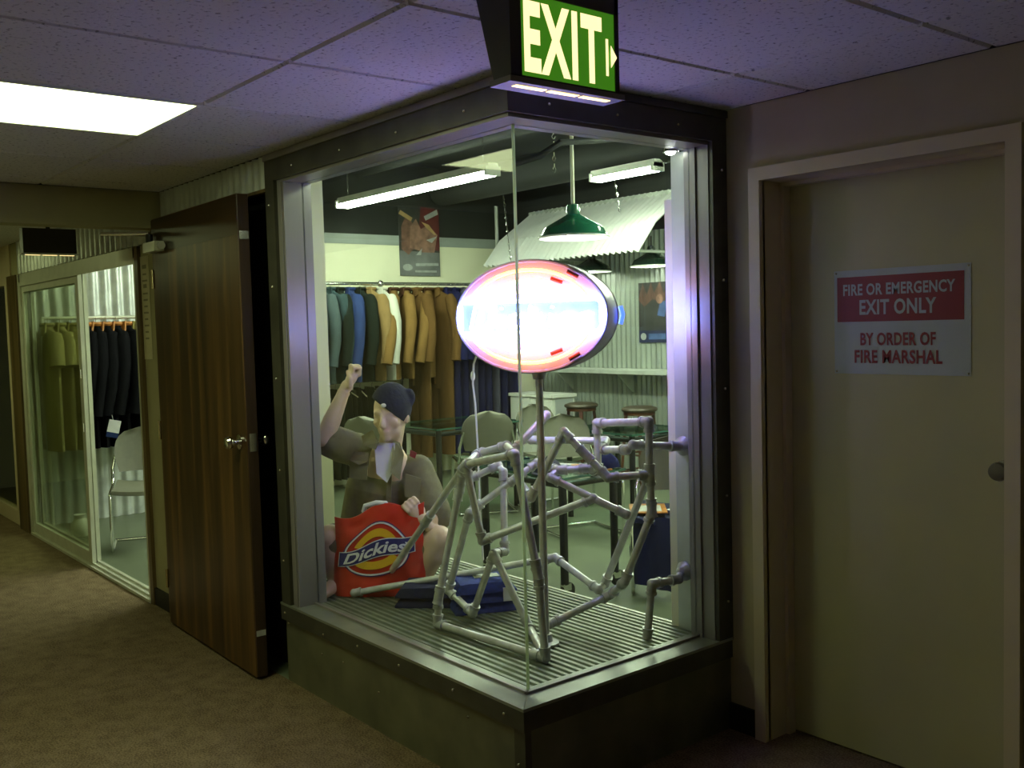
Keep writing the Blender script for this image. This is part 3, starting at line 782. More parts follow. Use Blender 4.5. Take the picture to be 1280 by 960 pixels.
# white cabinet
cb = root('white_cabinet', (-5.55, 4.95, 0), label='white storage cabinet in the corner by the bar shelf', cat='cabinet')
MB().box((-5.90, 4.75, 0.02), (-5.22, 5.05, 0.80)).build('body', 'white_paint', cb)
MB().box((-5.93, 4.72, 0.80), (-5.19, 5.06, 0.83)).build('top', 'white_paint', cb)
for k in range(2):
    d = MB().box((-5.89 + k * 0.335, 4.735, 0.04), (-5.565 + k * 0.335, 4.75, 0.785)).build('door', 'white_paint', cb)
    MB().ball((-5.60 + k * 0.10, 4.725, 0.66), 0.012, 8, 6).build('knob', 'black_metal', d)
MB().box((-5.215, 4.78, 0.05), (-5.205, 5.02, 0.78)).build('side_panel', 'sign_white', cb)

# posters
def poster(name, label, M, wd_, ht, bg, shapes):
    t = root(name, M.translation, label=label, cat='poster')
    MB().add([M @ Vector(p) for p in ((0, 0, 0), (wd_, 0, 0), (wd_, ht, 0), (0, ht, 0), (0, 0, -0.002), (wd_, 0, -0.002), (wd_, ht, -0.002), (0, ht, -0.002))], [(0, 1, 2, 3), (4, 7, 6, 5), (0, 4, 5, 1), (1, 5, 6, 2), (2, 6, 7, 3), (3, 7, 4, 0)]).build('sheet', bg, t)
    for i, (poly, m) in enumerate(shapes):
        MB().add([M @ Vector((x * wd_, y * ht, 0.0012 + 0.0006 * i)) for x, y in poly], [tuple(range(len(poly)))]).build('printed_area', m, t)


mat('po_brown', (0.10, 0.05, 0.035), 0.6, var=0.5, scale=9); mat('po_grey', (0.16, 0.17, 0.17), 0.6, var=0.3, scale=5)
mat('po_skin', (0.26, 0.14, 0.10), 0.6, var=0.4, scale=14); mat('po_skin2', (0.17, 0.085, 0.06), 0.6, var=0.4, scale=14); mat('po_light', (0.38, 0.40, 0.38), 0.6, var=0.15, scale=20)
mat('po_red', (0.10, 0.015, 0.015), 0.6, var=0.3, scale=10); mat('po_tan', (0.45, 0.30, 0.12), 0.6, var=0.2, scale=10); mat('po_blue', (0.05, 0.09, 0.22), 0.6, var=0.4, scale=10)
mat('po_darkblue', (0.012, 0.016, 0.06), 0.6, var=0.3, scale=8)
ell = lambda cx, cy, a, b, n=14: [(cx + a * math.cos(2 * math.pi * k / n), cy + b * math.sin(2 * math.pi * k / n)) for k in range(n)]
mat('po_dark', (0.03, 0.032, 0.03), 0.6, var=0.4, scale=9)
poster('wall_poster', 'tall poster of brown shapes over grey on the white wall', frame_M((SX0 + 0.02, 3.70, 2.105), (0, 1, 0), (0, 0, 1)), 0.51, 0.73, 'po_grey',
       [([(0, 0.36), (1, 0.34), (1, 1), (0, 1)], 'po_dark'), ([(0.45, 0.45), (1, 0.36), (1, 0.97), (0.55, 1.0)], 'po_red'),
        ([(0.05, 0.38), (0.22, 0.30), (0.40, 0.42), (0.34, 0.75), (0.2, 0.88), (0.06, 0.70)], 'po_skin2'), ([(0.25, 0.40), (0.5, 0.36), (0.58, 0.62), (0.42, 0.82), (0.28, 0.70)], 'po_skin'),
        ([(0.50, 0.34), (0.86, 0.34), (0.95, 0.60), (0.72, 0.74), (0.5, 0.66)], 'po_skin'), ([(0.0, 0.88), (0.05, 0.93), (0.34, 0.83), (0.30, 0.78)], 'po_tan'),
        ([(0.62, 0.86), (0.66, 0.80), (0.98, 0.90), (0.95, 0.97)], 'po_light'), ([(0.55, 0.78), (0.74, 0.74), (0.92, 0.60), (0.86, 0.60), (0.70, 0.68)], 'po_tan'), ([(0.66, 0.52), (0.94, 0.58), (0.80, 0.48)], 'po_light'),
        ([(0.40, 0.30), (0.55, 0.40), (0.52, 0.30)], 'po_light'), (ell(0.18, 0.12, 0.12, 0.05), 'po_light'), ([(0.38, 0.14), (0.95, 0.15), (0.95, 0.19), (0.38, 0.18)], 'po_light'), ([(0.36, 0.05), (0.90, 0.05), (0.90, 0.08), (0.36, 0.08)], 'po_light')])
poster('back_wall_poster', 'dark poster with a blue strip hung on the corrugated back wall', frame_M((-4.49, SY1 - 0.02, 1.35), (-1, 0, 0), (0, 0, 1)) @ Matrix.Rotation(math.pi, 4, 'Y') @ Matrix.Translation((0, 0, 0)), 0.38, 0.59, 'po_dark',
       [([(0, 0.0), (1, 0.0), (1, 0.2), (0, 0.2)], 'po_darkblue'), ([(0, 0.72), (0.15, 1), (0.3, 0.8), (0.45, 1), (0.55, 0.82), (0.75, 1), (0.9, 0.8), (1, 0.95), (0.9, 0.65), (0.5, 0.72), (0.2, 0.6)], 'po_brown'),
        ([(0.65, 0.45), (0.9, 0.42), (1.0, 0.7), (0.75, 0.66)], 'po_blue'), (ell(0.74, 0.72, 0.12, 0.08), 'po_skin'), (ell(0.16, 0.10, 0.10, 0.06), 'po_light'), ([(0.34, 0.05), (0.94, 0.05), (0.94, 0.15), (0.34, 0.15)], 'po_blue')])

# ceiling services
for i, (a, b, r, lb) in enumerate((((-6.3, 4.2, 3.0), (-0.2, 4.2, 3.0), 0.16, 'fat black duct under the shop ceiling near the awning'), ((-6.3, 3.2, 3.12), (-0.3, 3.2, 3.12), 0.05, 'thin black pipe under the shop ceiling'))):
    tag(MB().tube([a, b], r, 20).build('ceiling_duct', 'shop_black', None, True), lb, 'duct')
cd = MB().tube([hit(642, 205, 1, 1.6), hit(675, 195, 1, 1.7), hit(700, 178, 1, 1.8), hit(745, 176, 1, 2.2), hit(800, 170, 1, 2.6)], 0.018, 8)
tag(cd.build('ceiling_conduit', 'shop_black', None, True), 'black bent conduit high in the shop behind the corner glass', 'conduit')
for px, py0, py1, Y, lb in ((693, 150, 215, 2.4, 'short loose chain hanging high behind the window corner'), (765, 178, 265, 4.3, 'long slanting chain holding up the awning'), (630, 210, 340, 4.58, 'slanting chain left of the awning')):
    a, b = hit(px - (5 if py1 > 230 else 0), py0, 1, Y), hit(px + (10 if py1 > 230 else 0), py1, 1, Y)
    if lb.startswith('short'): a = Vector((b.x, b.y, SH))
    c = MB(); n = max(3, int((b - a).length / 0.034)); up = (b - a).normalized(); sd = up.orthogonal().normalized(); s2_ = up.cross(sd)
    for k in range(n):
        q = a.lerp(b, (k + 0.5) / n); d = (sd if k % 2 else s2_) * 0.010
        c.tube([q - up * 0.022, q + d, q + up * 0.022, q - d], 0.004, 5, closed=True)
    tag(c.build('chain', 'chrome'), lb, 'chain')
tag(MB().tube([hit(620, 258, 1, 4.9), hit(630, 583, 1, 4.9)], 0.02, 8).build('vertical_conduit', 'galv_dull', None, True), 'grey vertical conduit in front of the white wall beside the neon sign', 'conduit')
# small round spot under the window header
sp = root('spot_lamp', (-0.12, 0.80, 2.12), label='tiny bright round spot lamp under the right end of the window header', cat='spot lamp')
c = hit(838, 187, 0, -0.15)
MB().lathe([(0.0, 0.05), (0.022, 0.05), (0.030, 0.0), (0.027, 0.0), (0.0, 0.012)], (c.x, c.y, c.z - 0.01), 16).build('reflector', 'chrome', sp, smooth=True)
MB().ball((c.x, c.y, c.z - 0.008), 0.021, 12, 8, (1, 1, 0.6)).build('bulb', mat('spot_bulb', (1, 1, 0.95), 0.5, emit=14.0, ecol=(0.95, 1.0, 0.9), var=0.01), sp, smooth=True)
MB().tube([(c.x, c.y, c.z + 0.03), (c.x, c.y, SH)], 0.006, 6).build('stem', 'black_metal', sp)

# ------------------------------------------------------------------ clothes
HANG = {}
mat('hanger', (0.5, 0.42, 0.3), 0.5, 0.2, var=0.1)


def loft(rings, n=20, seed=0.0, fold=0.012, fr=7):
    mb = MB(); vs = []
    for k, (x, w_, d, z) in enumerate(rings):
        for i in range(n):
            a = 2 * math.pi * i / n
            f = 1 + fold * 6 * math.sin(fr * a + seed * 3 + z * 3) * min(1.0, k / 4)
            f2 = 1 + 0.12 * noise.noise(Vector((math.cos(a) * 2 + seed, math.sin(a) * 2, z * 4)))
            vs.append((x + w_ * math.cos(a) * (0.97 + 0.03 * f2), 0.72 * d * math.sin(a) * f * f2, z))
    fs = []
    for k in range(len(rings) - 1):
        for i in range(n): fs.append((k * n + i, k * n + (i + 1) % n, (k + 1) * n + (i + 1) % n, (k + 1) * n + i))
    fs.append(tuple(range(n))[::-1]); fs.append(tuple(range((len(rings) - 1) * n, len(rings) * n)))
    return mb.add(vs, fs)


def garment(kind, x, y, zr, rz, m, label, group, cat='jacket', L=0.92, splay=0.10, lining=None, sd=None):
    """hung from a rail at (x, y, zr); local x runs along the shoulders"""
    sd = random.random() * 10 if sd is None else sd
    t = root({'jacket': 'hanging_jacket', 'coverall': 'hanging_coverall', 'shirt': 'hanging_shirt', 'trousers': 'hanging_trousers'}[kind], (x, y, zr), rz, label, cat, group)
    z0 = -0.07
    if kind == 'trousers':
        for s in (-1, 1):
            loft([(0.0, 0.10, 0.022, -0.06 - 0.01 * s), (0.0, 0.12, 0.03, -0.16), (0.0, 0.13, 0.035, -L * 0.6), (0.0, 0.12, 0.035, -L)], 14, sd + s, 0.01).xform(Matrix.Translation((0, s * 0.028, 0))).build('trouser_leg', m, t, True, world=False)
    else:
        body = [(0, 0.055, 0.045, z0 + 0.03), (0, 0.075, 0.055, z0), (0, 0.15, 0.058, z0 - 0.03), (0, 0.205, 0.062, z0 - 0.065), (0, 0.225, 0.068, z0 - 0.14), (0, 0.225, 0.075, z0 - 0.35), (0, 0.22, 0.078, z0 - 0.55), (0, 0.225, 0.075, z0 - 0.75), (0, 0.225, 0.070, z0 - L + 0.03)]
        if kind == 'coverall':
            body = body[:7] + [(0, 0.215, 0.075, z0 - 0.80), (0, 0.20, 0.075, z0 - 1.0)]
            for s in (-1, 1):
                loft([(s * 0.09, 0.115, 0.07, z0 - 0.92), (s * 0.095, 0.11, 0.065, z0 - 1.2), (s * 0.10, 0.10, 0.06, z0 - 1.68)], 14, sd + s, 0.01).build('trouser_leg', m, t, True, world=False)
        loft(body, 22, sd).build('torso', m, t, True, world=False)
        for s in (-1, 1):
            sp_ = splay * random.uniform(0.6, 1.5)
            pts = [(s * 0.185, 0.0, z0 - 0.06), (s * 0.225, -0.012, z0 - 0.11), (s * (0.245 + sp_ * 0.4), -0.02, z0 - 0.30), (s * (0.25 + sp_ * 0.8), -0.045, z0 - 0.48), (s * (0.24 + sp_), -0.085, z0 - 0.70)]
            rr = [0.055, 0.064, 0.060, 0.054, 0.046]
            if kind == 'shirt': pts = pts[:3]; rr = rr[:3]
            sl = MB().tube(pts, rr, 12); sl.v = [p + Vector((0.010 * noise.noise(p * 9 + Vector((sd, 0, 0))), 0.014 * noise.noise(p * 9 + Vector((0, sd, 0))), 0)) for p in sl.v]
            so = sl.build('sleeve', m, t, True, world=False)
            if kind != 'shirt':
                e = Vector(pts[-1]); dd = (e - Vector(pts[-2])).normalized()
                MB().tube([e - dd * 0.05, e + dd * 0.004], 0.050, 12).build('cuff', m, so, True, world=False)
        co = MB()
        for s in (-1, 1):
            co.prism([(s * 0.01, -0.05, z0 + 0.045), (s * 0.065, -0.03, z0 + 0.05), (s * 0.10, -0.05, z0 - 0.03), (s * 0.05, -0.072, z0 - 0.06)], (0, 0.012, 0))
        co.tube([(0.06 * math.cos(a), 0.045 * math.sin(a), z0 + 0.03) for a in [2 * math.pi * k / 12 for k in range(12)]], 0.018, 6, closed=True)
        co.build('collar', lining or m, t, True, world=False)
        MB().box((-0.006, -0.083, z0 - (0.95 if kind == 'coverall' else L - 0.08)), (0.006, -0.060, z0 - 0.02)).build('front_placket', lining or m, t, world=False)
    if 'h' not in HANG:
        a = [(0.0, 0, -0.07), (0, 0, -0.03), (0.012, 0, -0.012), (0.016, 0, 0.006), (0.008, 0, 0.019), (-0.006, 0, 0.018), (-0.015, 0, 0.006)]
        HANG['h'] = MB().tube(a, 0.003, 6).tube([(-0.18, 0, -0.13), (0, 0, -0.07), (0.18, 0, -0.13)], 0.006, 6).mesh('hanger', 'hanger', True)
    h = bpy.data.objects.new('hanger', HANG['h']); h.parent = t; COL.objects.link(h)
    return t


def cloth(nm, c, var=0.18):
    return mat('cloth_' + nm, c, 0.95, var=var, scale=14, bump=0.7, spec=0.06, stretch=(1, 1, 0.3))


cloth('teal', (0.028, 0.048, 0.055)); cloth('denim', (0.022, 0.038, 0.12)); cloth('forest', (0.009, 0.013, 0.011)); cloth('tan', (0.22, 0.145, 0.06)); cloth('white', (0.50, 0.51, 0.43), 0.06)
cloth('duck', (0.18, 0.105, 0.035)); cloth('brown', (0.11, 0.06, 0.021)); cloth('darkbrown', (0.05, 0.022, 0.012)); cloth('navy', (0.012, 0.013, 0.055)); cloth('slate', (0.055, 0.055, 0.085)); cloth('black', (0.005, 0.005, 0.006))
cloth('khaki2', (0.33, 0.29, 0.12)); cloth('olive', (0.21, 0.18, 0.06)); cloth('sage', (0.05, 0.07, 0.075))

RX, RZ = -6.08, 1.992
rk = root('clothes_rail', (RX, 3.9, 0), label='long chrome clothes rail along the white wall', cat='clothes rail')
MB().tube([(RX, 2.35, RZ + 0.012), (RX, 5.0, RZ + 0.012)], 0.016, 10).build('rail', 'chrome', rk, True)
MB().tube([(RX, 2.35, RZ - 0.055), (RX, 5.0, RZ - 0.055)], 0.008, 8).build('lower_rod', 'chrome', rk, True)
for y in (2.4, 3.27, 4.95):
    MB().tube([(RX, y, RZ), (SX0, y, RZ + 0.02)], 0.012, 8).build('bracket', 'chrome', rk, True)
    MB().ball((RX, y, RZ + 0.012), 0.035, 10, 8).build('rail_joint', 'chrome', rk, True)
for y in (2.4, 4.95):
    MB().tube([(RX, y, 0), (RX, y, RZ)], 0.014, 8).build('upright', 'chrome', rk, True)
G = 'work clothes hanging on the long rail'
items = [(2.50, 'jacket', 'sage', 'grey green work jacket at the near end of the long rail'), (2.60, 'jacket', 'sage', 'second grey green work jacket from the near end of the rail'),
         (2.70, 'jacket', 'teal', 'dark teal work jacket near the left end of the rail'), (2.80, 'jacket', 'forest', 'black green jacket left of the bright denim jacket'),
         (2.92, 'jacket', 'denim', 'bright blue denim jacket on the long rail'), (3.03, 'jacket', 'forest', 'blackish green jacket between denim and tan jackets'),
         (3.15, 'jacket', 'tan', 'tan jacket just left of the white jacket'), (3.28, 'jacket', 'white', 'off-white jacket among the tan jackets'),
         (3.42, 'jacket', 'duck', 'mustard tan jacket just right of the white jacket'), (3.56, 'jacket', 'duck', 'tan duck jacket with dark collar and splayed sleeve'),
         (3.70, 'coverall', 'brown', 'long brown coverall hanging beside the tan jackets'), (3.84, 'jacket', 'duck', 'tan jacket with wide sleeve in front of the navy clothes'),
         (3.95, 'coverall', 'brown', 'long dark brown coverall next to the navy clothes'), (4.06, 'coverall', 'navy', 'navy coverall beside the brown coverall'),
         (4.17, 'coverall', 'navy', 'navy coverall with pale label at the collar'), (4.28, 'coverall', 'slate', 'slate grey coverall between navy coveralls left of the neon sign'),
         (4.39, 'coverall', 'navy', 'navy coverall at the left edge of the neon sign'), (4.50, 'coverall', 'navy', 'navy coverall behind the cord of the neon sign'),
         (4.61, 'coverall', 'slate', 'slate coverall below the neon sign'), (4.72, 'coverall', 'navy', 'navy coverall below the middle of the neon sign'),
         (4.83, 'coverall', 'navy', 'last navy coverall at the corner end of the long rail')]
for (y, k, c, lb) in items:
    garment(k, RX, y, RZ, R(random.uniform(-14, 10)) + (R(-24) if c in ('duck',) else 0), 'cloth_' + c, lb, G, 'coverall' if k == 'coverall' else 'jacket', 0.90, 0.10 if c != 'duck' else 0.2, 'cloth_darkbrown' if c == 'duck' else None)
# dark trousers on a low rail
lr = root('low_clothes_rail', (RX, 2.85, 0), label='low black rail below the jackets on the white wall', cat='clothes rail')
MB().tube([(RX, 2.2, 1.05), (RX, 3.5, 1.05)], 0.014, 8).build('rail', 'black_metal', lr, True)
for y in (2.22, 3.48): MB().tube([(RX, y, 0), (RX, y, 1.05)], 0.014, 8).build('upright', 'black_metal', lr, True)
for k in range(9):
    garment('trousers', RX, 2.32 + k * 0.135, 1.04, R(random.uniform(-10, 10)), 'cloth_black' if k % 3 else 'cloth_forest', 'dark work trousers hanging on the low rail behind the seated mannequin', 'dark trousers on the low rail', 'trousers', 0.92)
# storefront rack
SR = 1.70
sr = root('storefront_clothes_rail', (-6.08, 0.62, 0), label='clothes rail seen through the open sliding storefront', cat='clothes rail')
MB().tube([(-6.08, 0.13, SR + 0.012), (-6.08, 1.25, SR + 0.012)], 0.014, 8).build('rail', 'alu', sr, True)
for y in (0.13, 1.25): MB().tube([(-6.08, y, 0), (-6.08, y, SR + 0.012)], 0.016, 8).build('upright', 'alu', sr, True)
mat('hanger_orange', (0.42, 0.16, 0.03), 0.5, var=0.2)
G2 = 'clothes on the storefront rail'
for k, (y, kd, c, lb) in enumerate(((0.17, 'shirt', 'khaki2', 'khaki work shirt at the left end of the storefront rail'), (0.26, 'shirt', 'khaki2', 'second khaki work shirt on the storefront rail'), (0.35, 'shirt', 'olive', 'third shirt on the storefront rail, olive khaki beside the black jackets'),
                                    (0.46, 'jacket', 'black', 'black jacket next to the khaki shirts in the storefront'), (0.54, 'jacket', 'black', 'second black jacket on the storefront rail'), (0.62, 'jacket', 'black', 'third black jacket on the storefront rail'),
                                    (0.70, 'jacket', 'black', 'fourth black jacket on the storefront rail'), (0.78, 'jacket', 'black', 'fifth black jacket on the storefront rail beside the olive shirt'), (0.86, 'shirt', 'olive', 'single olive shirt right of the black jackets in the storefront'), (0.95, 'jacket', 'black', 'last black jacket on the storefront rail beyond the olive shirt'))):
    g = garment(kd, -6.08, y, SR, R(random.uniform(-6, 6)), 'cloth_' + c, lb, G2, 'shirt' if kd == 'shirt' else 'jacket', 1.0 if kd == 'jacket' else 1.0, 0.06, 'hanger_orange' if c == 'black' else None)

# ------------------------------------------------------------------ chairs
def chair(x, y, rz, label, shell='chair_shell', seatm=None, arms=False):
    """local: sitter faces -y"""
    t = root('sled_chair', (x, y, 0), rz, label, 'chair', 'sled base chairs in the shop')
    def seatf(u, v):
        a = (u - 0.5) * 2; b = v
        w_ = 0.225 * (1 - 0.10 * b)
        return Vector((a * w_, -0.22 + 0.44 * b, 0.455 + 0.02 * a * a - 0.015 * math.sin(b * math.pi) - (0.02 * (1 - b) ** 3)))
    def thick(fn, nu, nv, th):
        m_ = MB().grid(fn, nu, nv); n = len(m_.v); top = list(m_.v); fs = list(m_.f)
        m_.v += [p + Vector(th) for p in top]; m_.f += [tuple(i + n for i in f)[::-1] for f in fs]
        W = nu + 1; Hh = nv + 1
        edge = [i for i in range(W)] + [j * W + nu for j in range(1, Hh)] + [nv * W + i for i in range(nu - 1, -1, -1)] + [j * W for j in range(nv - 1, 0, -1)]
        for i in range(len(edge)):
            a_, b_ = edge[i], edge[(i + 1) % len(edge)]; m_.f.append((a_, b_, b_ + n, a_ + n))
        return m_
    thick(seatf, 8, 8, (0, 0, -0.03)).build('seat', seatm or shell, t, True, world=False)
    def backf(u, v):
        a = (u - 0.5) * 2
        # rounded top
        hw = 0.215 * (math.sqrt(max(0.0, 1 - max(0.0, (v - 0.45) / 0.55) ** 2.6)) * 0.92 + 0.08) * (0.86 + 0.14 * min(1, v * 3))
        return Vector((a * hw, 0.215 + 0.075 * v - 0.045 * (1 - a * a) * -0.5 - 0.02 * a * a, 0.535 + 0.33 * v))
    thick(backf, 10, 10, (0, 0.022, 0)).build('backrest', shell, t, True, world=False)
    for s in (-1, 1):
        xx = s * 0.235
        pts = [(xx * 0.85, 0.262, 0.70), (xx, 0.235, 0.56), (xx, 0.20, 0.46), (xx, 0.16, 0.435), (xx, -0.18, 0.435), (xx, -0.215, 0.415), (xx, -0.225, 0.37), (xx, -0.215, 0.05), (xx, -0.205, 0.02), (xx, -0.17, 0.012), (xx, 0.20, 0.012), (xx, 0.225, 0.018)]
        MB().tube(pts, 0.0115, 10).build('side_frame', 'chrome', t, True, world=False)
    MB().tube([(-0.235, 0.218, 0.016), (0.235, 0.218, 0.016)], 0.0115, 10).build('rear_bar', 'chrome', t, True, world=False)
    MB().tube([(-0.235, -0.10, 0.42), (0.235, -0.10, 0.42)], 0.010, 8).build('seat_bar', 'chrome', t, True, world=False)
    return t


chair(-4.25, 3.10, R(242), 'tall backed grey chair at the far glass table beside its leg')
chair(-4.60, 2.35, R(200), 'grey chair seen half behind the mannequin cap at the far glass table')
chair(-3.92, 3.62, R(90), 'grey chair behind the glass corner edge between the two tables')
chair(-3.0, 3.05, R(75), 'grey chair with its seat showing behind the pipe work')
chair(-1.48, 2.38, R(40), 'dark backed chair by the right window post with a navy seat', 'chair_dark', 'navy_cloth')
chair(-5.0, 0.52, R(70), 'grey chair inside the open sliding storefront')

# things in the storefront
tag(MB().lathe([(0.0, 0.0), (0.055, 0.0), (0.075, 0.05), (0.07, 0.10), (0.04, 0.14), (0.045, 0.17), (0.0, 0.165)], (-5.75, 0.25, 0.0), 16).build('reflection_standin', 'white_paint', None, True), 'solid stand-in for a vase-like reflection in the sliding glass', 'reflection')  # solid shape in place of a vase-like reflection
c = hit(142, 536, 0, -5.76)
cp = root('price_tag', c, label='small white and blue swing tag on the black storefront jackets', cat='tag')
TM = frame_M((0, 0, 0), (0.25, 0.95, -0.25), (0, 0.2, 1))
MB().box((-0.045, -0.03, -0.003), (0.045, 0.07, 0.003)).xform(TM).build('card', 'white_cloth', cp, world=False)
MB().box((-0.045, -0.07, -0.003), (0.045, -0.03, 0.003)).xform(TM).build('blue_edge', 'cloth_denim', cp, world=False)
MB().tube([(0, 0, 0.07), (-0.02, -0.01, 0.16)], 0.002, 5).build('string', 'white_cloth', cp, world=False)

# ------------------------------------------------------------------ tables
def table(x0, x1, y0, y1, z, label, casters):
    t = root('glass_table', ((x0 + x1) / 2, (y0 + y1) / 2, 0), label=label, cat='table', group='glass topped tables')
    MB().box((x0, y0, z - 0.012), (x1, y1, z)).build('glass_top', 'glass_green', t)
    mat('edge_green', (0.035, 0.11, 0.08), 0.15, var=0.05)
    e = 0.004
    for a, b in (((x0 - e, y0 - e), (x1 + e, y0)), ((x0 - e, y1), (x1 + e, y1 + e)), ((x0 - e, y0), (x0, y1)), ((x1, y0), (x1 + e, y1))):
        MB().box((a[0], a[1], z - 0.013), (b[0], b[1], z + 0.0005)).build('glass_edge', 'edge_green', t)
    i = 0.05
    fr = [(x0 + i, y0 + i), (x1 - i, y0 + i), (x1 - i, y1 - i), (x0 + i, y1 - i)]
    for k in range(4):
        p, q = fr[k], fr[(k + 1) % 4]
        MB().tube([(p[0], p[1], z - 0.05), (q[0], q[1], z - 0.05)], 0.020, 10).build('top_rail', 'black_metal', t, True)
        zb = 0.085 if casters else 0.0
        MB().tube([(p[0], p[1], z - 0.014), (p[0], p[1], zb)], 0.024, 12).build('leg', 'black_metal', t, True)
        if casters:
            cs_ = MB().box((p[0] - 0.018, p[1] - 0.02, 0.05), (p[0] + 0.018, p[1] + 0.035, 0.09)).build('caster', 'chrome', t)
            MB().lathe([(0.0, -0.014), (0.045, -0.014), (0.048, -0.01), (0.048, 0.01), (0.045, 0.014), (0.0, 0.014)], (p[0], p[1] + 0.02, 0.048), 18, 'x').build('wheel', 'rubber', cs_, True)
    return t


table(-4.88, -4.15, 2.56, 3.46, 0.74, 'glass table with dark legs by the clothes rail', False)
table(-2.52, -1.70, 1.70, 2.20, 0.70, 'low glass table on black casters behind the pipe sculpture', True)
table(-3.55, -2.75, 3.35, 4.0, 0.72, 'glass table further back below the neon sign', False)
# things on the tables and chair
def slab(name, c, sx, sy, sz, rz, m, label, cat, extra=None, group=None):
    t = root(name, c, rz, label, cat, group)
    mb = MB().box((-sx / 2, -sy / 2, 0), (sx / 2, sy / 2, sz)); mb.build('body' if extra else 'sheet', m, t, world=False)
    if extra:
        MB().box((-sx * 0.36, -sy * 0.36, sz), (sx * 0.36, sy * 0.3, sz + 0.001)).build('cover_print', extra, t, world=False)
    return t


mat('mag_orange', (0.5, 0.2, 0.04), 0.4, var=0.3, scale=12); mat('mag_pale', (0.6, 0.62, 0.55), 0.5, var=0.2, scale=15)
slab('magazine', (-2.05, 1.95, 0.7005), 0.22, 0.29, 0.006, 0.4, 'mag_pale', 'pale magazine lying on the low glass table', 'magazine', 'po_blue')
slab('magazine', (-1.86, 2.08, 0.7005), 0.2, 0.26, 0.008, 1.0, 'mag_orange', 'orange edged magazine on the low glass table', 'magazine', 'mag_pale')
def cap(c, rz, m, m2, label):
    t = root('cap', c, rz, label, 'cap', 'caps on the low glass table')
    mb = MB().ball((0, 0, 0), 0.09, 18, 12, (0.95, 1.1, 0.95)); mb.v = [Vector((p.x, p.y, max(p.z, 0))) for p in mb.v]; mb.build('crown', m, t, True, world=False)
    MB().prism([(0.075 * math.cos(a), -0.06 - 0.10 * math.sin(a), 0.0) for a in [math.pi * k / 10 for k in range(11)]], (0, 0, 0.008)).build('brim', m2, t, world=False)
    MB().ball((0, 0, 0.087), 0.008, 8, 6).build('button', m2, t, True, world=False)
cap((-1.93, 1.80, 0.7008), 0.6, 'cloth_slate', 'cloth_slate', 'grey blue cap at the left side of the low glass table')
cap((-1.80, 2.12, 0.710), -0.5, 'cloth_navy', 'cloth_tan', 'navy cap with tan brim at the right end of the low glass table')
slab('magazine', (-1.58, 2.26, 0.466), 0.21, 0.28, 0.006, 0.8, 'mag_orange', 'orange bordered magazine on the navy chair seat', 'magazine', 'mag_pale')
slab('paper_sheet', (-1.42, 2.42, 0.468), 0.16, 0.21, 0.002, 0.2, 'white_cloth', 'white sheet lying on the navy chair seat', 'paper')
# folded jeans draped on the chair
dj = MB().grid(lambda u, v: Vector((-1.46 + 0.30 * (u - 0.5) + 0.02 * math.sin(v * 9), 2.16 - 0.012 * math.sin(u * 12) - 0.02 * v, 0.45 - 0.40 * v)), 8, 8)
n = len(dj.v); dj.v += [p + Vector((0.0, 0.03, 0)) for p in dj.v]; dj.f += [tuple(i + n for i in f)[::-1] for f in dj.f]
tag(dj.build('draped_jeans', 'navy_cloth', None, True), 'dark navy cloth draped down from the chair by the window post', 'cloth')

# ================================================================== IN THE DISPLAY WINDOW
# ------------------------------------------------------------------ neon sign on a pole
mat('can_grey', (0.42, 0.38, 0.44), 0.4, 0.3, var=0.1, scale=10)
mat('can_face', (0.46, 0.40, 0.40), 0.5, var=0.04, scale=10)
mat('neon_red', (1, 0.4, 0.2), 0.4, emit=15.0 * L_NEON, ecol=(1.0, 0.30, 0.05), var=0.01)
mat('neon_blue', (0.3, 0.4, 1), 0.4, emit=78.0 * L_NEON, ecol=(0.16, 0.20, 1.0), var=0.01)
mat('neon_yellow', (1, 0.8, 0.5), 0.4, emit=9.0 * L_NEON, ecol=(1.0, 0.62, 0.35), var=0.01)
mat('neon_white', (0.8, 0.9, 1), 0.4, emit=48.0 * L_NEON, ecol=(0.46, 0.48, 1.0), var=0.01)
mat('neon_dark_red', (0.25, 0.01, 0.02), 0.3, var=0.1)
PB = Vector((-0.412, 0.450, 0.357))
an = R(-55.5)
NN = Vector((math.cos(an), math.sin(an), 0)); UU = Vector((-NN.y, NN.x, 0)); UU = Vector((0.824, 0.566, 0)); VV = Vector((0, 0, 1))
SCN = Vector((PB.x, PB.y, 1.585))
ns = root('neon_sign', PB, label='oval glowing neon sign can on a slim grey pole in the window', cat='neon sign')
SA, SB, SD = 0.283, 0.203, 0.10


def SP(u, v, w_): return SCN + UU * u + VV * v + NN * w_


def ring(a, b, w_, n=48): return [SP(a * math.cos(2 * math.pi * k / n), b * math.sin(2 * math.pi * k / n), w_) for k in range(n)]


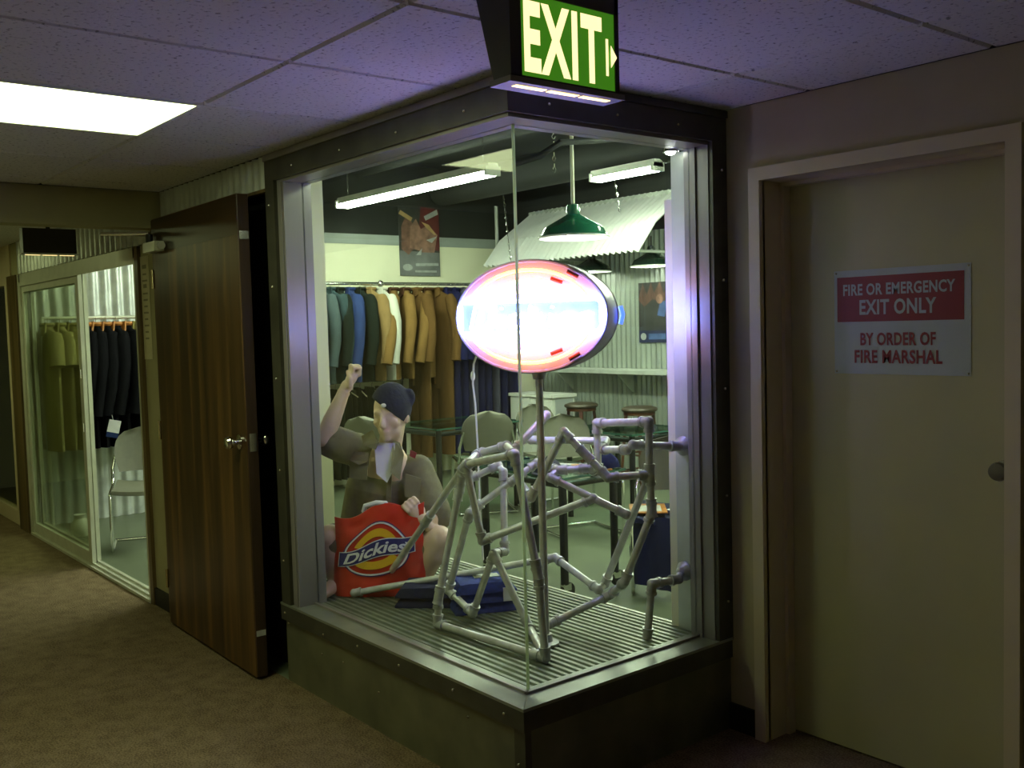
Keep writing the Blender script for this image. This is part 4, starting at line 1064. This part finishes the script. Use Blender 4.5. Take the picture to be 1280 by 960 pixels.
n_ = 48; mb = MB(); ws = [-SD, -SD + 0.012, SD - 0.012, SD]; sc_ = [0.985, 1.0, 1.0, 0.985]
for w_, s in zip(ws, sc_): mb.v += ring(SA * s, SB * s, w_)
for i in range(3):
    for k in range(n_): mb.f.append((i * n_ + k, i * n_ + (k + 1) % n_, (i + 1) * n_ + (k + 1) % n_, (i + 1) * n_ + k))
mb.build('can_side', 'can_grey', ns, True)
for s in (1, -1):
    f = MB(); f.v = ring(SA * 0.985, SB * 0.985, s * (SD - 0.004)); f.v += ring(SA * 0.985, SB * 0.985, s * (SD - 0.010)); f.f = [tuple(range(n_)), tuple(range(n_, 2 * n_))[::-1]] + [(k, (k + 1) % n_, n_ + (k + 1) % n_, n_ + k) for k in range(n_)]
    fo = f.build('sign_face', 'can_face', ns)
    MB().tube(ring(SA * 0.985, SB * 0.985, s * SD), 0.006, 6, closed=True).build('face_rim', 'can_grey', ns, True)
    wz = s * (SD + 0.022)
    def arc(a, b, t0, t1, n=26): return [SP(s * a * math.cos(t0 + (t1 - t0) * k / n), b * math.sin(t0 + (t1 - t0) * k / n), wz) for k in range(n + 1)]
    tr = 0.0062
    mat('face_blue', (0.13, 0.17, 0.56), 0.4, var=0.05)
    MB().add([SP(s * x, y, s * (SD - 0.003)) for x, y in ((-0.255, -0.052), (0.255, -0.052), (0.255, 0.052), (-0.255, 0.052))], [(0, 1, 2, 3)]).build('painted_band', 'face_blue', fo)
    MB().tube(arc(0.235, 0.165, R(24), R(156)), tr, 8).build('neon_tube', 'neon_red', ns, True)
    MB().tube(arc(0.235, 0.165, R(204), R(336)), tr, 8).build('neon_tube', 'neon_red', ns, True)
    MB().tube(arc(0.185, 0.128, R(30), R(150)), tr, 8).build('neon_tube', 'neon_yellow', ns, True)
    MB().tube(arc(0.185, 0.128, R(210), R(330)), tr, 8).build('neon_tube', 'neon_yellow', ns, True)
    MB().tube(arc(0.145, 0.092, R(38), R(142)), tr, 8).build('neon_tube', 'neon_yellow', ns, True)
    MB().tube(arc(0.145, 0.092, R(218), R(322)), tr, 8).build('neon_tube', 'neon_yellow', ns, True)
    bw, bh = 0.262, 0.056
    bd = [SP(s * x, y, wz) for x, y in ((-bw + 0.015, bh), (-bw, bh - 0.015), (-bw, -bh + 0.015), (-bw + 0.015, -bh), (bw - 0.015, -bh), (bw, -bh + 0.015), (bw, bh - 0.015), (bw - 0.015, bh))]
    MB().tube(bd, tr, 8, closed=True).build('neon_tube', 'neon_blue', ns, True)
    # script letters as neon strokes
    LET = {'D': [[(0, 0), (0, 1), (0.35, 1), (0.6, 0.75), (0.6, 0.25), (0.35, 0), (0, 0)]], 'i': [[(0.1, 0), (0.1, 0.62)], [(0.1, 0.85), (0.1, 0.95)]], 'c': [[(0.5, 0.5), (0.35, 0.62), (0.12, 0.55), (0.02, 0.3), (0.12, 0.05), (0.35, 0), (0.5, 0.12)]],
           'k': [[(0.05, 0), (0.05, 1)], [(0.5, 0.62), (0.05, 0.28), (0.5, 0)]], 'e': [[(0.02, 0.32), (0.5, 0.32), (0.42, 0.58), (0.22, 0.62), (0.04, 0.45), (0.04, 0.15), (0.22, 0), (0.5, 0.1)]], 's': [[(0.45, 0.52), (0.3, 0.62), (0.08, 0.55), (0.08, 0.38), (0.42, 0.25), (0.42, 0.08), (0.22, 0), (0.02, 0.1)]]}
    xx = -0.215
    for ch in 'Dickies':
        wd_ = 0.090 if ch == 'D' else 0.038 if ch == 'i' else 0.075
        for st in LET[ch]:
            hx_ = 0.078
            MB().tube([SP(s * (xx + (px + 0.18 * py) * 0.105), -hx_ / 2 + py * hx_, wz + s * 0.012) for px, py in st], 0.0066, 6).build('neon_letter', 'neon_white', ns, True)
        xx += wd_
    for (a, t) in ((0.262, 52), (0.205, 60), (0.262, -52), (0.205, -62)):
        q = Vector((s * a * math.cos(R(t)), 0.80 * a * math.sin(R(t)) * 0.88, 0)); tg = Vector((-s * math.sin(R(t)), 0.7 * math.cos(R(t)), 0)).normalized()
        p0, p1 = q - tg * 0.022, q + tg * 0.022
        MB().tube([SP(p0.x, p0.y, s * (SD + 0.010)), SP(p1.x, p1.y, s * (SD + 0.010))], 0.007, 8).build('tube_end', 'neon_dark_red', ns, True)
MB().tube([SP(0.288, -0.035, -SD - 0.016), SP(0.296, 0.0, -SD - 0.020), SP(0.288, 0.03, -SD - 0.016)], 0.008, 8).build('neon_tube', mat('neon_dim_blue', (0.1, 0.15, 1), 0.4, emit=3.2, ecol=(0.05, 0.12, 1.0), var=0.01), ns, True)
# pole
MB().tube([PB + Vector((0, 0, 0.01)), SP(0, -SB + 0.004, 0)], 0.0145, 12).build('pole', 'pipe', ns, True)
MB().lathe([(0.0, 0.0), (0.05, 0.0), (0.05, 0.008), (0.026, 0.012), (0.024, 0.04), (0.0, 0.04)], PB, 20).build('pole_flange', 'fitting', ns, True)
MB().lathe([(0.0, 0.0), (0.022, 0.0), (0.030, 0.035), (0.0, 0.035)], SP(0, -SB - 0.028, 0), 16).build('pole_socket', 'fitting', ns, True)
# supply cord
cr_ = root('power_cord', hit(596, 480, 1, 0.72), label='white power cord with inline switch hanging from the neon sign', cat='cord')
MB().tube([SP(-0.24, -0.06, -0.10), hit(592, 455, 1, 0.66), hit(591, 480, 1, 0.7), hit(594, 505, 1, 0.72), hit(597, 560, 1, 0.74), hit(600, 640, 1, 0.76), hit(604, 700, 1, 0.80)], 0.0045, 6).build('cable', 'white_paint', cr_, True)
MB().ball(hit(591, 470, 1, 0.69), 0.016, 10, 8, (0.7, 0.7, 1.4)).build('inline_switch', 'white_paint', cr_, True)

# ------------------------------------------------------------------ pipe sculpture
ps = root('pipe_sculpture', (-0.7, 0.5, 0.357), label='sculpture of galvanized pipes and elbows standing on the ribbed deck', cat='sculpture')
PR = 0.0145
ZD = 0.357 + PR * 1.35


def Y(px, py, v): return hit(px, py, 1, v)
def X(px, py, v): return hit(px, py, 0, v)
def Z(px, py, v=ZD): return hit(px, py, 2, v)


J = dict(
    e1=Y(582, 581, .35), e2=Y(643, 568, .25), m2=Y(673, 722, .29), foot2=Z(682, 822, ZD),
    fb=Z(478, 730, 0.392), base0=Z(443, 741), base1=Y(694, 697, .78),
    c0=Y(576, 603, .36), c1=Y(548, 748, .265), foot1=Z(547, 780),
    d0=Y(585, 598, .37), d1=Y(603, 676, .42), d2=X(742, 631, -.33),
    f0=Y(688, 597, .58), f1=X(783, 643, -.25), f00=Y(697, 588, .62), f01=Y(737, 585, .70),
    g0=Y(705, 540, .58), gl=Y(664, 622, .50), g1=X(760, 597, -.27), jj=X(812, 593, -.17), top1=X(811, 527, -.17), top0=Y(746, 529, .78), top2=Y(748, 592, .78),
    h0=Y(664, 550, .72), h1=Y(757, 551, .86), h2=Y(752, 562, .80), i1=X(784, 562, -.24), i2=X(791, 556, -.22), i3=Y(849, 558, .928),
    v1=X(815, 640, -.17), v2=X(781, 727, -.27), v3=Z(764, 743, .48), v4=Z(687, 780, .40),
    x1=X(756, 730, -.45), x2=Z(748, 737, .50),
    q0=Y(587, 641, .42), q1=Y(561, 738, .42), q2=Z(591, 767, .385), q3=Y(617, 692, .45), q4=Z(661, 783), q5=Y(631, 689, .52), q6=Y(629, 590, .60),
    r0=Y(683, 519, .62), r1=Y(641, 564, .45), s0=Y(597, 567, .55), s1=Y(633, 557, .55), n0=Y(586, 599, .50), n1=Y(623, 582, .60),
    o0=Y(593, 636, .50), o1=Y(646, 597, .62), o2=Y(672, 578, .70),
    k0=Y(851, 715, .928), k1=Y(848, 724, .90), k2=X(815, 730, -.165), k3=Z(809, 797, 0.358))
J['d2'] = J['f0'].lerp(J['f1'], 0.57)
PIPES = [('e1', 'e2'), ('e2', 'm2'), ('m2', 'foot2'), ('e1', 'fb'), ('base0', 'base1'), ('c0', 'c1'), ('c1', 'foot1'), ('e1', 'd1'), ('d1', 'd2'), ('f0', 'f1'), ('f00', 'f01'), ('f0', 'f00'),
         ('g0', 'gl'), ('g0', 'g1'), ('g1', 'jj'), ('jj', 'top1'), ('top1', 'top0'), ('top0', 'top2'), ('h0', 'h1'), ('h1', 'h2'), ('h2', 'i1'), ('i1', 'i2'), ('i2', 'i3'),
         ('jj', 'v1'), ('v1', 'v2'), ('v2', 'v3'), ('v3', 'v4'), ('jj', 'x1'), ('x1', 'x2'), ('x2', 'base1'), ('q0', 'q1'), ('q1', 'q2'), ('q2', 'q3'), ('q3', 'q4'), ('q3', 'q5'), ('q5', 'q6'), ('q4', 'foot2'),
         ('r0', 'r1'), ('s0', 's1'), ('n0', 'n1'), ('o0', 'o1'), ('o1', 'o2'), ('foot1', 'foot2'), ('k0', 'k1'), ('k1', 'k2'), ('k2', 'k3'), ('c0', 'e1'), ('gl', 'o1'), ('n1', 'q6'), ('s1', 'e2'), ('o0', 'q0'), ('f01', 'top2'), ('s0', 'e1'), ('o2', 'f00'), ('fb', 'base0'), ('r1', 'e2'), ('n0', 'e1')]
for a, b in PIPES:
    A, B = J[a], J[b]
    if (B - A).length < 0.02: continue
    MB().tube([A, B], PR, 12).build('pipe', 'pipe', ps, True)
deg = {}
for a, b in PIPES: deg.setdefault(a, []).append(b); deg.setdefault(b, []).append(a)
for k, nb in deg.items():
    mb = MB().ball(J[k], PR * 1.36, 12, 8)
    for q in nb:
        d = (J[q] - J[k])
        if d.length < 0.06: continue
        d.normalize(); mb.tube([J[k], J[k] + d * 0.030], PR * 1.28, 12); mb.tube([J[k] + d * 0.028, J[k] + d * 0.040], PR * 1.48, 12)
    mb.build('elbow' if len(nb) == 2 else 'tee' if len(nb) > 2 else 'end_cap', 'fitting', ps, True)
for a, b, t in (('g0', 'g1', 0.50), ('e1', 'fb', 0.42), ('c0', 'c1', 0.08), ('e2', 'm2', 0.93), ('v1', 'jj', 0.12), ('foot1', 'foot2', 0.95), ('c1', 'c0', 0.03)):
    p = J[a].lerp(J[b], t); d = (J[b] - J[a]).normalized()
    MB().tube([p - d * 0.035, p - d * 0.026, p + d * 0.026, p + d * 0.035], [PR * 1.5, PR * 1.3, PR * 1.3, PR * 1.5], 12).build('coupling', 'fitting', ps, True)
for c, ax in ((J['i3'], 'x'), (J['k0'], 'x')):
    MB().lathe([(0.0, 0.0), (0.02, 0.0), (0.038, 0.018), (0.038, 0.024), (0.0, 0.024)], c, 16, 'y').build('flange', 'fitting', ps, True)

# ------------------------------------------------------------------ mannequin
r_ = Vector((math.cos(YAW), math.sin(YAW), 0)); f_ = Vector((math.sin(YAW), -math.cos(YAW), 0)); z_ = Vector((0, 0, 1))


def remesh(mb, name, m, parent, vox=0.009, smooth=6):
    o = mb.build(name + '_raw', None, None)
    md = o.modifiers.new('r', 'REMESH'); md.mode = 'VOXEL'; md.voxel_size = vox
    ms = o.modifiers.new('s', 'SMOOTH'); ms.factor = 0.5; ms.iterations = smooth
    dg = bpy.context.evaluated_depsgraph_get(); me = bpy.data.meshes.new_from_object(o.evaluated_get(dg)); me.name = name
    M = o.matrix_world.copy(); loc = Vector(o.location)
    bpy.data.objects.remove(o)
    sh = Vector((0, 0, 0)); q = parent
    while q is not None: sh += Vector(q.location); q = q.parent
    me.transform(Matrix.Translation(loc - sh))
    me.materials.clear(); me.materials.append(MATS[m])
    for p in me.polygons: p.use_smooth = True
    o = bpy.data.objects.new(name, me); o.parent = parent; COL.objects.link(o)
    return o


def limb(mb, pts, rs, n=14):
    """smooth tapered limb with balls at the joints"""
    mb.tube(pts, rs, n)
    for p, r in zip(pts, rs): mb.ball(p, r * 1.0, n, 10)


mq = root('mannequin', atd(472, 735, 4.72), label='seated mannequin in khaki shirt and navy beanie raising one fist', cat='mannequin')
mq.location.z = 0.357
hd = atd(489, 517, 4.55)
hf = (f_ * 0.95 - r_ * 0.28 - z_ * 0.10).normalized()       # where the head looks
hr = hf.cross(z_).normalized() * -1
hr = z_.cross(hf).normalized() if True else hr
hu = hf.cross(hr).normalized()
if hu.z < 0: hu = -hu
HR = Matrix(((hr.x, hf.x, hu.x), (hr.y, hf.y, hu.y), (hr.z, hf.z, hu.z)))
neck, chest, pelv = atd(486, 566, 4.62), atd(479, 610, 4.68), atd(471, 700, 4.74)
shR, shL = atd(446, 563, 4.66), atd(521, 590, 4.68)
elR, wrR, fiR = atd(405, 549, 4.42), atd(431, 487, 4.44), atd(445, 463, 4.44)
elL, wrL, fiL = atd(546, 645, 4.56), atd(531, 652, 4.46), atd(521, 640, 4.45)
hipR, hipL = atd(452, 708, 4.70), atd(494, 706, 4.70)
knR, anR = atd(413, 672, 4.50), atd(422, 733, 4.52)
knL, anL = atd(549, 674, 4.47), atd(526, 728, 4.52)
bd = MB()
bd.ball(hd + hu * 0.015, 1.0, 20, 14, (0.076, 0.098, 0.112), HR)                      # skull
bd.ball(hd + hf * 0.022 - hu * 0.055, 1.0, 18, 12, (0.058, 0.068, 0.070), HR)         # jaw
bd.ball(hd + hf * 0.075 - hu * 0.098, 0.022, 12, 8, (1.1, 0.9, 0.9))                  # chin
bd.tube([hd + hf * 0.092 + hu * 0.012, hd + hf * 0.108 - hu * 0.018, hd + hf * 0.112 - hu * 0.036], [0.010, 0.013, 0.016], 10)   # nose
bd.ball(hd + hf * 0.108 - hu * 0.036, 0.016, 10, 8)
bd.ball(hd + hf * 0.088 - hu * 0.066, 1.0, 12, 8, (0.024, 0.012, 0.008), HR)          # lips
bd.ball(hd + hf * 0.086 - hu * 0.077, 1.0, 12, 8, (0.020, 0.012, 0.008), HR)
bd.ball(hd + hf * 0.080 + hu * 0.022, 1.0, 14, 8, (0.055, 0.018, 0.014), HR)          # brow
for s in (-1, 1):
    bd.ball(hd + hr * s * 0.040 + hf * 0.058 - hu * 0.028, 0.026, 12, 8)               # cheeks
    bd.ball(hd + hr * s * 0.076 - hu * 0.015, 1.0, 12, 8, (0.010, 0.022, 0.034), HR)   # ears
limb(bd, [hd - hu * 0.05 - hf * 0.02, neck, neck.lerp(chest, 0.25)], [0.055, 0.056, 0.075])
limb(bd, [neck.lerp(chest, 0.3), chest, chest.lerp(pelv, 0.5), pelv], [0.10, 0.125, 0.115, 0.125], 18)
limb(bd, [neck.lerp(chest, 0.4), shR], [0.075, 0.062]); limb(bd, [neck.lerp(chest, 0.4), shL], [0.075, 0.062])
limb(bd, [shR, shR.lerp(elR, 0.5), elR], [0.060, 0.050, 0.041]); limb(bd, [elR, elR.lerp(wrR, 0.35), wrR], [0.040, 0.042, 0.026])
limb(bd, [shL, shL.lerp(elL, 0.5), elL], [0.060, 0.050, 0.040]); limb(bd, [elL, elL.lerp(wrL, 0.35), wrL], [0.040, 0.040, 0.026])
limb(bd, [pelv, hipR, knR], [0.12, 0.095, 0.062]); limb(bd, [knR, knR.lerp(anR, 0.35), anR], [0.058, 0.057, 0.036])
limb(bd, [pelv, hipL, knL], [0.12, 0.095, 0.064]); limb(bd, [knL, knL.lerp(anL, 0.35), anL], [0.060, 0.058, 0.036])
for an_, fw_ in ((anR, f_ - r_ * 0.3), (anL, f_ + r_ * 0.2)):
    fw_ = fw_.normalized(); b = Vector((an_.x, an_.y, 0.395))
    limb(bd, [an_, b - fw_ * 0.03, b + fw_ * 0.07, b + fw_ * 0.12 - z_ * 0.012], [0.036, 0.038, 0.034, 0.024])
remesh(bd, 'body', 'skin', mq, 0.0075, 4)


def fist(wr, c, back, label):
    """closed hand: palm, four curled fingers of unequal length, thumb across"""
    ax = (c - wr).normalized(); sd = ax.cross(back).normalized(); bk = sd.cross(ax).normalized()
    h = MB()
    pm = wr + ax * 0.062
    limb(h, [wr - ax * 0.03, wr, wr + ax * 0.02], [0.026, 0.026, 0.028], 12)
    Rm = Matrix(((sd.x, bk.x, ax.x), (sd.y, bk.y, ax.y), (sd.z, bk.z, ax.z)))
    h.ball(pm, 1.0, 16, 12, (0.042, 0.022, 0.046), Rm)
    remesh_parts = [h]
    for i, (off, ln) in enumerate(((-0.031, 0.92), (-0.011, 1.0), (0.010, 0.95), (0.030, 0.80))):
        k = pm + ax * 0.030 + sd * off + bk * 0.012
        a = k + ax * 0.030 * ln - bk * 0.012; b = a - bk * 0.030 * ln - ax * 0.012; d = b - ax * 0.026 * ln + bk * 0.010
        limb(h, [k, a, b, d], [0.0105, 0.0105, 0.0098, 0.009], 10)
    t0 = wr + ax * 0.030 - sd * 0.034; t1 = t0 + ax * 0.030 - bk * 0.022 - sd * 0.006; t2 = t1 + ax * 0.018 + sd * 0.030 - bk * 0.012
    limb(h, [t0, t1, t2], [0.014, 0.0118, 0.0095], 10)
    return remesh(h, label, 'skin', mq, 0.0045, 3)


fist(wrR, fiR, (f_ * 0.35 - r_ * 0.6 + z_ * 0.4).normalized() * -1, 'raised_fist')
fist(wrL, fiL, (f_ + z_ * 0.6).normalized(), 'holding_hand')
MB().tube([wrR + (wrR - elR).normalized() * t - Vector((0, 0, 0)) for t in (-0.022, -0.008)], 0.0285, 16).build('wrist_joint', 'skin', mq, True)
# tee, shirt, shorts
sh_ = MB()
slf = 0.020
limb(sh_, [neck.lerp(chest, 0.38) - f_ * 0.01, chest, chest.lerp(pelv, 0.5), pelv + z_ * 0.01, pelv - z_ * 0.02 + f_ * 0.02], [0.090, 0.142, 0.145, 0.152, 0.148], 20)
limb(sh_, [neck.lerp(chest, 0.52) - f_ * 0.01, shR + z_ * 0.004], [0.085, 0.082], 16); limb(sh_, [neck.lerp(chest, 0.52) - f_ * 0.01, shL + z_ * 0.004], [0.085, 0.082], 16)
limb(sh_, [shR, shR.lerp(elR, 0.45), shR.lerp(elR, 0.80)], [0.080, 0.082, 0.078], 16)
limb(sh_, [shL, shL.lerp(elL, 0.5), shL.lerp(elL, 0.95)], [0.080, 0.080, 0.078], 16)
limb(sh_, [chest + r_ * 0.08, chest.lerp(pelv, 0.9) + r_ * 0.09], [0.10, 0.11], 16); limb(sh_, [chest - r_ * 0.08, chest.lerp(pelv, 0.9) - r_ * 0.09], [0.10, 0.11], 16)
for v in range(len(sh_.v)):
    p = sh_.v[v]; q = noise.noise_vector(p * 11) * 0.010; sh_.v[v] = p + q
shirt = remesh(sh_, 'work_shirt', 'khaki', mq, 0.010, 3)


def flat(name, pts, d, th, m, par):
    P_ = [atd(x, y, d if not isinstance(d, (list, tuple)) else d[i]) for i, (x, y) in enumerate(pts)]
    MB().prism(P_, -FW * th).build(name, m, par)


tee = MB(); limb(tee, [neck + z_ * 0.012, neck - z_ * 0.012], [0.066, 0.070], 16); remesh(tee, 'tee_collar', 'tee_white', mq, 0.007, 2)
flat('white_tee', [(468, 553), (494, 554), (492, 588), (484, 603), (471, 592)], (4.525, 4.54, 4.525, 4.510, 4.510), 0.008, 'tee_white', mq)
flat('collar', [(452, 545), (466, 537), (474, 553), (470, 562), (455, 557)], (4.56, 4.57, 4.50, 4.50, 4.52), 0.010, 'khaki', shirt)
flat('collar', [(492, 548), (500, 553), (505, 568), (500, 600), (488, 590)], (4.55, 4.58, 4.55, 4.49, 4.48), 0.010, 'khaki', shirt)
flat('pocket', [(438, 566), (460, 569), (459, 600), (437, 597)], (4.55, 4.52, 4.51, 4.54), 0.010, 'khaki', shirt)
flat('pocket_flap', [(437, 563), (461, 566), (460, 577), (449, 581), (437, 575)], (4.53, 4.505, 4.50, 4.505, 4.53), 0.008, 'khaki_shorts', shirt)
flat('pocket', [(507, 592), (527, 598), (524, 626), (506, 620)], (4.53, 4.55, 4.545, 4.525), 0.010, 'khaki', shirt)
flat('placket', [(484, 592), (490, 592), (488, 690), (481, 690)], (4.53, 4.53, 4.57, 4.57), 0.014, 'khaki', shirt)
flat('sleeve_badge', [(513, 562), (521, 566), (519, 573), (512, 570)], (4.585, 4.59, 4.59, 4.585), 0.006, 'print_red', shirt)
st_ = MB()
limb(st_, [pelv, hipR.lerp(knR, 0.15), hipR.lerp(knR, 0.85)], [0.135, 0.115, 0.088], 16); limb(st_, [pelv, hipL.lerp(knL, 0.15), hipL.lerp(knL, 0.72)], [0.135, 0.115, 0.092], 16)
remesh(st_, 'shorts', 'khaki_shorts', mq, 0.010, 3)
# beanie: a slouched knit dome cut on a slant
bn = MB().ball((0, 0, 0), 1.0, 28, 22)
pn = (hu * 0.92 - hf * 0.30 - r_ * 0.10).normalized()
pn = (hu * 0.80 - hf * 0.22 + r_ * 0.62).normalized()
out = []
for p in bn.v:
    q = hd + hu * 0.034 - hf * 0.008 + hr * (p.x * 0.092) + hf * (p.y * 0.116) + hu * (p.z * 0.112)
    k = (q - (hd + hu * 0.006)).dot(pn)
    if k < 0: q = q - pn * k
    out.append(q)
bn.v = out
bn.ball(hd + hu * 0.070 + r_ * 0.080 - hf * 0.02, 0.034, 14, 10, (0.8, 0.9, 1.3))
be = remesh(bn, 'beanie', 'beanie_navy', mq, 0.007, 3)
q = hd + hu * 0.058 + hf * 0.108 + r_ * 0.012
MB().ball(q, 0.014, 12, 8, (0.9, 0.9, 0.7)).build('cap_badge', 'white_cloth', be, True)

# ------------------------------------------------------------------ red shopping bag
bu = r_; bn_ = f_
B0 = hit(475, 741, 2, 0.360)
bg = root('shopping_bag', B0, label='crumpled red plastic shopping bag with a printed logo in front of the mannequin', cat='bag')
def BP(u, v, w_=0.0): return B0 + bu * u + z_ * v + bn_ * w_
BWd, BHt = 0.205, 0.415
def bagf(s):
    def fn(u, v):
        a = (u - 0.5) * 2
        wd_ = BWd * (1.0 - 0.02 * v + 0.02 * math.sin(v * 7))
        top = BHt * (0.86 + 0.16 * u - 0.05 * math.sin(u * 9)) 
        th = 0.045 * (1 - v) ** 0.6 * (1 - a * a) ** 0.5 + 0.012 * (1 - abs(a))
        lg = min(1.0, max(0.12, ((u - 0.47) / 0.42) ** 2 + ((v - 0.5) / 0.34) ** 2 - 0.25)) if s > 0 else 1.0
        cr = (0.016 * noise.noise(Vector((u * 5, v * 6, s * 3))) + 0.010 * noise.noise(Vector((u * 13, v * 12, 4 + s)))) * lg
        ed = (1 - a * a) * min(1, (1 - v) * 8)
        return BP(a * wd_ + 0.012 * v, v * top, s * (th + 0.002) + cr * (0.3 + 0.7 * ed) + 0.01)
    return fn
mb = MB().grid(bagf(1), 26, 26); mb.grid(bagf(-1), 26, 26)
n2 = 27 * 27; W = 27
edge = list(range(W)) + [j * W + 26 for j in range(1, 27)] + [26 * W + i for i in range(25, -1, -1)] + [j * W for j in range(25, 0, -1)]
for i in range(len(edge)):
    a_, b_ = edge[i], edge[(i + 1) % len(edge)]; mb.f.append((a_, b_, b_ + n2, a_ + n2))
bag = mb.build('bag_body', 'bag_red', bg, True)
# printed logo: pieces laid just proud of the bag's front
fb_ = bagf(1)
def on_bag(x, y, lift):   # x, y in metres on the bag face
    u = (x / BWd + 1) / 2; v = y / (BHt * 0.94)
    return fb_(min(1, max(0, u)), min(1, max(0, v))) + bn_ * lift
def logo(poly_fn, name, m, lift):
    mb2 = poly_fn(); mb2.v = [on_bag(p.x, p.y, lift) for p in mb2.v]; mb2.build(name, m, bag)
def band_ring(cx, cy, a0, b0, a1, b1, t0=0, t1=360, n=48):
    def fn():
        q = MB(); vs = []; 
        for k in range(n + 1):
            t = R(t0 + (t1 - t0) * k / n); vs += [(cx + a0 * math.cos(t), cy + b0 * math.sin(t), 0), (cx + a1 * math.cos(t), cy + b1 * math.sin(t), 0)]
        return q.add(vs, [(2 * k, 2 * k + 2, 2 * k + 3, 2 * k + 1) for k in range(n)])
    return fn
LC = (-0.012, 0.205)
logo(band_ring(LC[0], LC[1], 0.150, 0.112, 0.142, 0.105), 'logo_ring', 'print_white', 0.0040)
logo(band_ring(LC[0], LC[1], 0.156, 0.117, 0.151, 0.1125), 'logo_ring', 'print_blue', 0.0040)
logo(band_ring(LC[0], LC[1], 0.112, 0.086, 0.078, 0.052, 25, 155), 'logo_arc', 'print_yellow', 0.0045)
logo(band_ring(LC[0], LC[1], 0.112, 0.086, 0.078, 0.052, 205, 335), 'logo_arc', 'print_yellow', 0.0045)
def strip(x0, x1, y0, y1, sk, n=24):
    def fn():
        q = MB(); vs = []
        for k in range(n + 1):
            x = x0 + (x1 - x0) * k / n; o = sk * (x - LC[0]); vs += [(x, y0 + o, 0), (x, y1 + o, 0)]
        return q.add(vs, [(2 * k, 2 * k + 2, 2 * k + 3, 2 * k + 1) for k in range(n)])
    return fn
logo(strip(-0.185, 0.168, LC[1] - 0.036, LC[1] + 0.036, 0.12), 'logo_band', 'print_white', 0.0055)
logo(strip(-0.181, 0.164, LC[1] - 0.032, LC[1] + 0.032, 0.12), 'logo_band', 'print_blue', 0.0065)
def word():
    q = fit_text('Dickies', 0.290, 0.050, bold=0.025, shear=0.25)
    q.v = [Vector((p.x + LC[0] - 0.004, p.y + LC[1] + 0.12 * p.x, 0)) for p in q.v]; return q
logo(word, 'logo_lettering', 'print_white', 0.0095)
hp = [BP(-0.06, BHt * 0.90, 0.0), BP(-0.05, BHt * 0.97, 0.012), BP(0.0, BHt * 1.0, 0.015), BP(0.04, BHt * 0.99, 0.01), BP(0.06, BHt * 0.93, 0)]
MB().tube(hp, 0.012, 8).build('bag_handle', 'white_cloth', bg, True)

# ------------------------------------------------------------------ folded jeans on the deck
def folded(c, rz, sx, sy, layers, m, label, tags):
    t = root('folded_jeans', c, rz, label, 'jeans', 'folded jeans on the ribbed deck')
    z = 0.0
    for k in range(layers):
        th = 0.042
        def fn(u, v, k=k, z=z):
            a, b = (u - 0.5) * 2, (v - 0.5) * 2
            e = (1 - a ** 8) * (1 - b ** 8)
            return Vector((a * sx / 2 * (1 - 0.02 * k), b * sy / 2, z + th * (0.25 + 0.75 * max(0, e) ** 0.4) + 0.004 * noise.noise(Vector((a * 3 + k, b * 3, rz)))))
        mb = MB().grid(fn, 12, 12); n = len(mb.v); mb.v += [Vector((p.x, p.y, z)) for p in mb.v]; mb.f += [tuple(i + n for i in f)[::-1] for f in mb.f[:144]]
        ed = list(range(13)) + [j * 13 + 12 for j in range(1, 13)] + [12 * 13 + i for i in range(11, -1, -1)] + [j * 13 for j in range(11, 0, -1)]
        for i in range(len(ed)): mb.f.append((ed[i], ed[(i + 1) % len(ed)], ed[(i + 1) % len(ed)] + n, ed[i] + n))
        mb.build('folded_layer', m, t, True, world=False); z += th
    if tags:
        MB().box((-0.03, -0.02, z - 0.002), (0.08, 0.035, z + 0.002)).build('waist_label', 'mag_pale', t, world=False)
        MB().box((0.07, -sy / 2 - 0.003, z * 0.35), (0.11, -sy / 2 + 0.004, z * 0.8)).build('size_tag', 'white_cloth', t, world=False)
        MB().box((-0.06, 0.05, z - 0.002), (-0.02, 0.09, z + 0.003)).build('size_tag', 'white_cloth', t, world=False)


folded(Vector((-0.99, 0.585, 0.357)), YAW + 0.25, 0.27, 0.24, 3, 'jeans', 'bright blue folded jeans with pale labels on the deck', True)
folded(Vector((-1.21, 0.46, 0.357)), YAW - 0.1, 0.25, 0.22, 2, 'jeans_dark', 'dark navy folded jeans on the deck next to the red bag', False)
